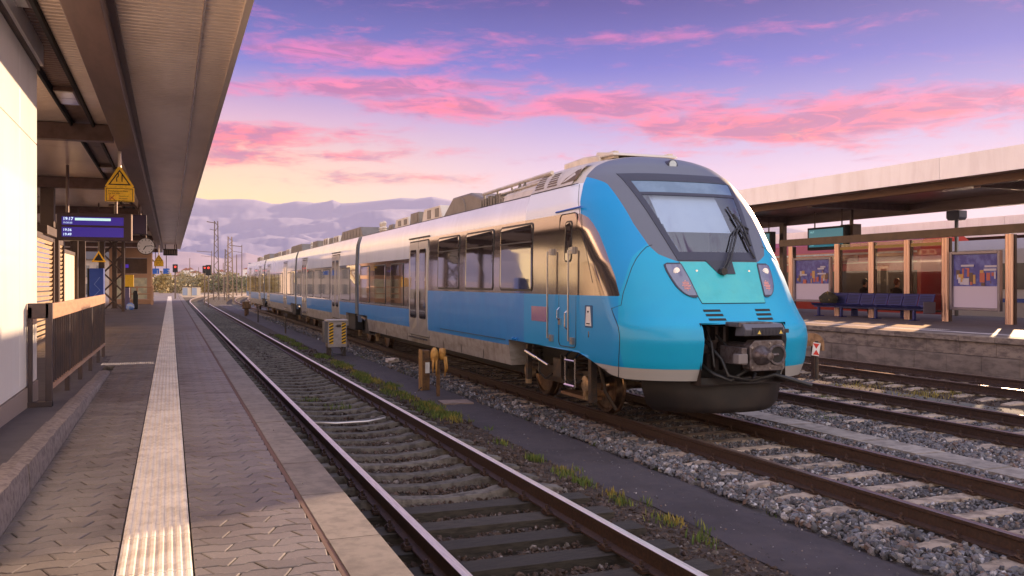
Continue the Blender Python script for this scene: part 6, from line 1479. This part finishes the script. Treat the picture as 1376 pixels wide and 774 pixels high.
# scrub belt and town specks
V = []; Fc = []; T = []; r_ = np.random.default_rng(9)
for k in range(9000):
    Z = r_.uniform(210, 330); px = r_.uniform(90, 420); x, y = at(px, Z); z = -.3 + abs(r_.normal(0, 1.1)) * (1 + .5 * math.sin(px * .11) + .3 * math.sin(px * .31)); a = r_.normal(0, .35, 3); b = r_.normal(0, .35, 3); o = len(V)
    for q in ((-1, -1), (1, -1), (1, 1), (-1, 1)): V.append((x + a[0] * q[0] + b[0] * q[1], y + a[1] * q[0] + b[1] * q[1], max(-.35, z + a[2] * q[0] + b[2] * q[1])))
    Fc.append((o, o + 1, o + 2, o + 3)); T.append(r_.uniform(.01, 1))
mb = MB(); mb.v = V; mb.f = Fc; mb.mi = [0] * len(Fc); mb.t = T; so = mb.build('scrub', F_ol, fixn=False, kind='stuff'); tag(so, 'low olive scrub along the foot of the distant hills', 'scrub')
# hills
def ridge(px):
    return np.interp(px, [-400, 100, 180, 225, 262, 280, 300, 323, 342, 366, 377, 399, 416, 422, 438, 447, 459, 480, 499, 520, 540, 560, 581, 607, 640, 700, 900, 1400], [300, 290, 275, 262, 264, 267, 266.5, 266, 267, 272.6, 272.6, 269, 270.5, 271.6, 269.8, 267.4, 272, 271, 269.3, 267, 264.5, 265.7, 263, 268, 280, 300, 330, 350])
def hill_mesh(name, Zf, Zb, topf, seed, m, lab):
    r_ = np.random.default_rng(seed); pxs = np.concatenate([np.linspace(-400, 180, 30), np.linspace(184, 660, 200), np.linspace(670, 1400, 40)]); rows = []; r0 = 330
    nz = 40; ph = r_.uniform(0, 6.28, 12)
    for i in range(nz + 1):
        f = i / nz; row = []
        for px in pxs:
            Z = Zf + (Zb - Zf) * f; x, y = at(px, Z); H = (380 - topf(px)) * Zb / 1200.
            n_ = mnoise.fractal(Vector((x * .0035, y * .0035, seed)), 1., 2.1, 6) - .6 * abs(mnoise.fractal(Vector((x * .006, y * .006, seed + 5.)), 1., 2., 4))
            h = (H * f ** 4 + (380 - float(topf(r0))) * Zb / 1200. * (.86 + .22 * mnoise.noise(Vector((px * .006, f * 2., seed)))) * (1 - f ** 4)) * f ** 1.15 + n_ * H * .15 * math.sin(math.pi * min(1, f)) ** .7
            row.append((x, y, -.42 + max(0, h)))
        rows.append(row)
    rows.append([(p[0] * 1.15, p[1] * 1.15, -.4) for p in rows[-1]])
    mb = MB(); mb.grid(rows); o = mb.build(name, m, smooth=True, kind='structure', fixn=False); o['label'] = lab; return o
M_hill = mat('hill_haze_tint', (.165, .17, .285), .95, 0, (.195, .19, .295), .006, (1, 1, 2.0), detail=9, c2lo=.3, c2hi=.7)  # bluish lilac of distance haze put into the hill colour
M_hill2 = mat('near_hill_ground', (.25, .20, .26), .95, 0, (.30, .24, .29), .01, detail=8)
hill_mesh('hills', 900, 2300, ridge, 4, M_hill, 'long mountain ridge fading into lilac haze, partly put into its colour')
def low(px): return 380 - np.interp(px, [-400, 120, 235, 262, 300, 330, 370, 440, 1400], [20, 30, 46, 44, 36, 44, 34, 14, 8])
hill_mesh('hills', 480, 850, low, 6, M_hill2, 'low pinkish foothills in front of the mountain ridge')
r_ = random.Random(12)
for k in range(14):
    px = r_.uniform(238, 345); Z = r_.uniform(420, 560); x, y = at(px, Z); z = CAMZ + (380 - r_.uniform(368, 377)) * Z / 1200.
    t = thing('house', 'tiny pale house among the distant town at the foot of the hills', 'house', (x, y, z), 'tiny houses of the distant town')
    w = r_.uniform(1.5, 3.5); h = r_.uniform(1.5, 3)
    mb = MB(); mb.box(x - w, x + w, y, y + 4, -.4, z + h); mb.build('wall', M_white, t); mb = MB(); mb.prism([(x - w - .3, z + h), (x + w + .3, z + h), (x, z + h + 1.4)], 'Y', y - .2, y + 4.2); mb.build('roof', mat('town_roof', (.30, .12, .08), .8), t)

# ------------------------------------------------------------------ ballast stones, weeds
def stone_templates(k, n, sub):
    out = []
    for i in range(n):
        bm = bmesh.new()
        if sub == 1: bmesh.ops.create_icosphere(bm, subdivisions=1, radius=1)
        else: bmesh.ops.create_cube(bm, size=1.5)
        r_ = np.random.default_rng(k * 100 + i); sc_ = r_.uniform(.5, 1.3, 3)
        pl = [(r_.normal(0, 1, 3), r_.uniform(.25, .6)) for _ in range(5)]
        v = []
        for q in bm.verts:
            p = np.array(q.co)
            for nn_, d in pl:
                nn_ = nn_ / np.linalg.norm(nn_); e = p @ nn_
                if e > d: p = p - nn_ * (e - d)
            v.append(p * sc_)
        bm.verts.ensure_lookup_table(); bmesh.ops.triangulate(bm, faces=bm.faces); f = [[w.index for w in fc.verts] for fc in bm.faces]; out.append((np.array(v), np.array(f))); bm.free()
    return out
TS = [stone_templates(1, 10, 1), stone_templates(2, 6, 0)]
def scatter(name, regs, m, label, seed, skip=None):
    r_ = np.random.default_rng(seed); VV = []; FF = []; TT = []; base = 0
    for (x0, x1, y0, y1, zf, dens, smin, smax) in regs:
        n = int((x1 - x0) * (y1 - y0) * dens); x = r_.uniform(x0, x1, n); y = r_.uniform(y0, y1, n); z = zf(x, y) if callable(zf) else np.full(n, zf)
        ok = in_view(x, y, z, 90)
        if skip is not None: ok &= ~skip(x, y, r_)
        x, y, z = x[ok], y[ok], z[ok]; n = len(x); s = r_.uniform(smin, smax, n) * .56 * r_.uniform(.6, 1.4, n); near = y < 13
        for lod, msk in ((0, near), (1, ~near)):
            idx = np.nonzero(msk)[0]; ts = TS[lod]; ch = r_.integers(0, len(ts), len(idx))
            for ti, (tv, tf) in enumerate(ts):
                sel = idx[ch == ti]
                if len(sel) == 0: continue
                a = r_.uniform(0, 6.28, (len(sel), 3)); a[:, 0] *= .3; a[:, 1] *= .3
                ca, sa = np.cos(a), np.sin(a)
                P = tv[None] * s[sel][:, None, None]
                X, Y, Z_ = P[..., 0], P[..., 1], P[..., 2]
                Y, Z_ = Y * ca[:, 0:1] - Z_ * sa[:, 0:1], Y * sa[:, 0:1] + Z_ * ca[:, 0:1]
                X, Z_ = X * ca[:, 1:2] + Z_ * sa[:, 1:2], -X * sa[:, 1:2] + Z_ * ca[:, 1:2]
                X, Y = X * ca[:, 2:3] - Y * sa[:, 2:3], X * sa[:, 2:3] + Y * ca[:, 2:3]
                W = np.stack([X + x[sel][:, None], Y + y[sel][:, None], Z_ + z[sel][:, None]], -1)
                m_ = len(tv); F_ = tf[None] + (np.arange(len(sel)) * m_)[:, None, None] + base
                VV.append(W.reshape(-1, 3)); FF.append(F_.reshape(-1, 3)); TT.append(np.repeat(r_.uniform(0, 1, len(sel)), len(tf))); base += len(sel) * m_
    V = np.concatenate(VV).astype(np.float32); F_ = np.concatenate(FF).astype(np.int32); T = np.concatenate(TT).astype(np.float32)
    me = bpy.data.meshes.new(name); me.vertices.add(len(V)); me.vertices.foreach_set('co', V.ravel()); nf = len(F_)
    me.loops.add(nf * 3); me.loops.foreach_set('vertex_index', F_.ravel()); me.polygons.add(nf); me.polygons.foreach_set('loop_start', np.arange(0, nf * 3, 3, dtype=np.int32))
    me.update(calc_edges=True); me.polygons.foreach_set('use_smooth', [False] * nf); at_ = me.attributes.new('tint', 'FLOAT', 'FACE'); at_.data.foreach_set('value', T); me.materials.append(m)
    ob = bpy.data.objects.new(name, me); COL.objects.link(ob); ob['kind'] = 'stuff'; tag(ob, label, 'ballast'); print(name, len(F_), 'tris'); return ob
M_st_b = mat('stone_brown', (.06, .04, .03), .8, 0, (.03, .02, .016), 30, tint=[(0, (.022, .014, .011, 1)), (.45, (.055, .034, .026, 1)), (.8, (.095, .060, .045, 1)), (.93, (.10, .085, .08, 1)), (1, (.22, .19, .18, 1))])
M_st_g = mat('stone_grey', (.12, .12, .13), .75, 0, (.06, .055, .06), 30, tint=[(0, (.045, .042, .048, 1)), (.35, (.10, .10, .115, 1)), (.62, (.19, .19, .215, 1)), (.80, (.14, .08, .055, 1)), (.90, (.24, .20, .18, 1)), (1, (.50, .49, .52, 1))])
def on_rail(tc, zc): 
    def f(x, y, r_):
        d = np.minimum(abs(x - (tc - .7525)), abs(x - (tc + .7525))); return d < .085
    return f
# track 1: sleepers stand proud, stones fill the gaps
s1 = on_rail(T1, 0)
def gap1(x, y, r_):
    k = ((y - 2.33) / .6) % 1.0; ons = (np.minimum(k, 1 - k) * .6 < .155) & (abs(x - T1) < 1.27); return s1(x, y, r_) | ons
scatter('ballast_stones', [(1.02, 4.45, 4.5, 13, -.245, 620, .028, .065), (1.02, 4.45, 13, 24, -.25, 260, .035, .07), (1.02, 4.5, 24, 40, -.25, 90, .05, .08)], M_st_b, 'dark rusty brown ballast stones around the left track', 21, gap1)
s2 = on_rail(T2, 0)
def gap2(x, y, r_):
    k = ((y - 2.1) / .6) % 1.0; ons = (np.minimum(k, 1 - k) * .6 < .10) & (abs(x - T2) < 1.24); return s2(x, y, r_) | (ons & (r_.random(len(x)) < .965)) | ((abs(x - 9.07) < .25))
scatter('ballast_stones', [(5.36, 6.2, 4.2, 14, -.19, 560, .04, .085), (5.33, 6.2, 14, 30, -.20, 300, .04, .08), (5.35, 6.2, 30, 60, -.20, 60, .06, .09), (6.05, 8.4, 4.2, 14, -.195, 520, .03, .06), (6.3, 8.4, 14, 22, -.2, 60, .04, .07),
                           (8.3, 10.4, 7, 18, -.20, 520, .035, .075), (10.2, 12.6, 7, 18, -.205, 260, .03, .06), (8.3, 12.6, 18, 34, -.2, 110, .05, .08)], M_st_g, 'blue-grey ballast stones along the train track and under the right tracks', 22,
        lambda x, y, r_: gap2(x, y, r_) | on_rail(T3, 0)(x, y, r_) | ((np.minimum(((y - 2.3) / .6) % 1, 1 - ((y - 2.3) / .6) % 1) * .6 < .12) & (abs(x - T3) < 1.2) & (r_.random(len(x)) < .8)))
scatter('ballast_stones', [(13.8, 17.4, 12, 34, -.225, 110, .03, .07), (12.7, 13.8, 10, 26, -.22, 40, .02, .05)], M_st_b, 'brown stones and grit before the right platform wall', 23, on_rail(T4, 0))
scatter('path_grit', [(4.5, 5.36, 4.3, 12, -.213, 55, .008, .024), (4.5, 5.36, 12, 26, -.213, 16, .012, .03), (-.78, .98, 3.4, 12, PZ + .001, 3.5, .004, .011)], M_st_g, 'loose grit scattered over the asphalt path and paving', 24)
# weeds
def weeds(spots, m, label, seed, tall=.075):
    r_ = np.random.default_rng(seed); V = []; Fc = []; T = []
    for (x, y, sx, sy, n) in spots:
        for k in range(n):
            px, py = x + r_.normal(0, sx), y + r_.normal(0, sy); h = r_.uniform(.3, 1) * tall; a = r_.uniform(0, 6.28); w = r_.uniform(.003, .009); lean = r_.uniform(0, .7) * h; b = r_.uniform(0, 6.28); o = len(V)
            V += [(px - w * math.cos(a), py - w * math.sin(a), -.25), (px + w * math.cos(a), py + w * math.sin(a), -.25), (px + w * 1.3 * math.cos(a) + lean * .5 * math.cos(b), py + w * 1.3 * math.sin(a) + lean * .5 * math.sin(b), -.23 + h * .6), (px + lean * math.cos(b), py + lean * math.sin(b), -.22 + h)]
            Fc += [(o, o + 1, o + 2), (o, o + 2, o + 3)]; t_ = r_.uniform(.01, 1); T += [t_, t_]
    mb = MB(); mb.v = V; mb.f = Fc; mb.mi = [0] * len(Fc); mb.t = T; o = mb.build('weeds', m, kind='stuff', fixn=False); tag(o, label, 'weeds'); return o
F_w = foliage('weed_green', (.045, .08, .015), (.09, .14, .025), (.20, .20, .04)); F_w2 = foliage('weed_yellow', (.16, .13, .03), (.26, .22, .04), (.35, .26, .06))
rw = random.Random(17)
sp1 = [(4.28, y, .05, .10, n) for y, n in ((6.6, 60), (7.3, 40), (8.1, 90), (9.0, 150), (9.5, 110), (10.4, 150), (11.6, 60))]
for k in range(46):
    y = 14.2 + rw.random() ** 1.1 * 26; sp1.append((4.28 + rw.gauss(0, .07), y, rw.uniform(.04, .11), rw.uniform(.08, .35), int(rw.uniform(60, 330))))
sp1 += [(5.40, y_, .02, .05, 14) for y_ in (7.1, 8.6, 9.3, 11.0, 13.4, 15.1)] + [(4.5, y_, .03, .08, 18) for y_ in (6.9, 8.0, 9.6, 12.8, 13.6)]
sp1 += [(2.8, 16, .16, .2, 90), (2.5, 17.2, .1, .1, 60), (5.5, 21.5, .07, .3, 120), (5.5, 12.2, .03, .05, 60), (9.9, 11.9, .2, .2, 240), (11.7, 13.8, .10, .10, 150), (5.45, 26, .1, .8, 150), (1.35, 14, .05, .2, 60), (1.4, 19, .05, .3, 60)]
weeds(sp1, F_w, 'green weeds growing in the ballast along the path edge', 31)
weeds([(4.32, 14 + k * .9 + rw.uniform(-.3, .3), .06, .16, int(rw.uniform(20, 130))) for k in range(14)] + [(14.0, 13.6, .5, .3, 320), (13.7, 15.2, .6, .3, 220)] + [(4.35, y, .05, .1, 50) for y in (7.2, 8.4, 9.6)], F_w2, 'yellowish dry weeds between the right tracks and by the path', 32, .08)
# haze
hz = MB(); hz.box(-2900, 3000, -250, 2900, -1.5, 290)
m = bpy.data.materials.new('haze_air'); m.use_nodes = True; N = NT(m.node_tree); N.n.clear()
pv = N.add('ShaderNodeVolumePrincipled'); pv.inputs['Color'].default_value = (.85, .80, .92, 1); pv.inputs['Density'].default_value = 0.00012; pv.inputs['Anisotropy'].default_value = .0
o_ = N.add('ShaderNodeOutputMaterial'); N.l.new(pv.outputs[0], o_.inputs['Volume'])
ho = hz.build('haze', m, kind='stuff'); ho.display_type = 'WIRE'
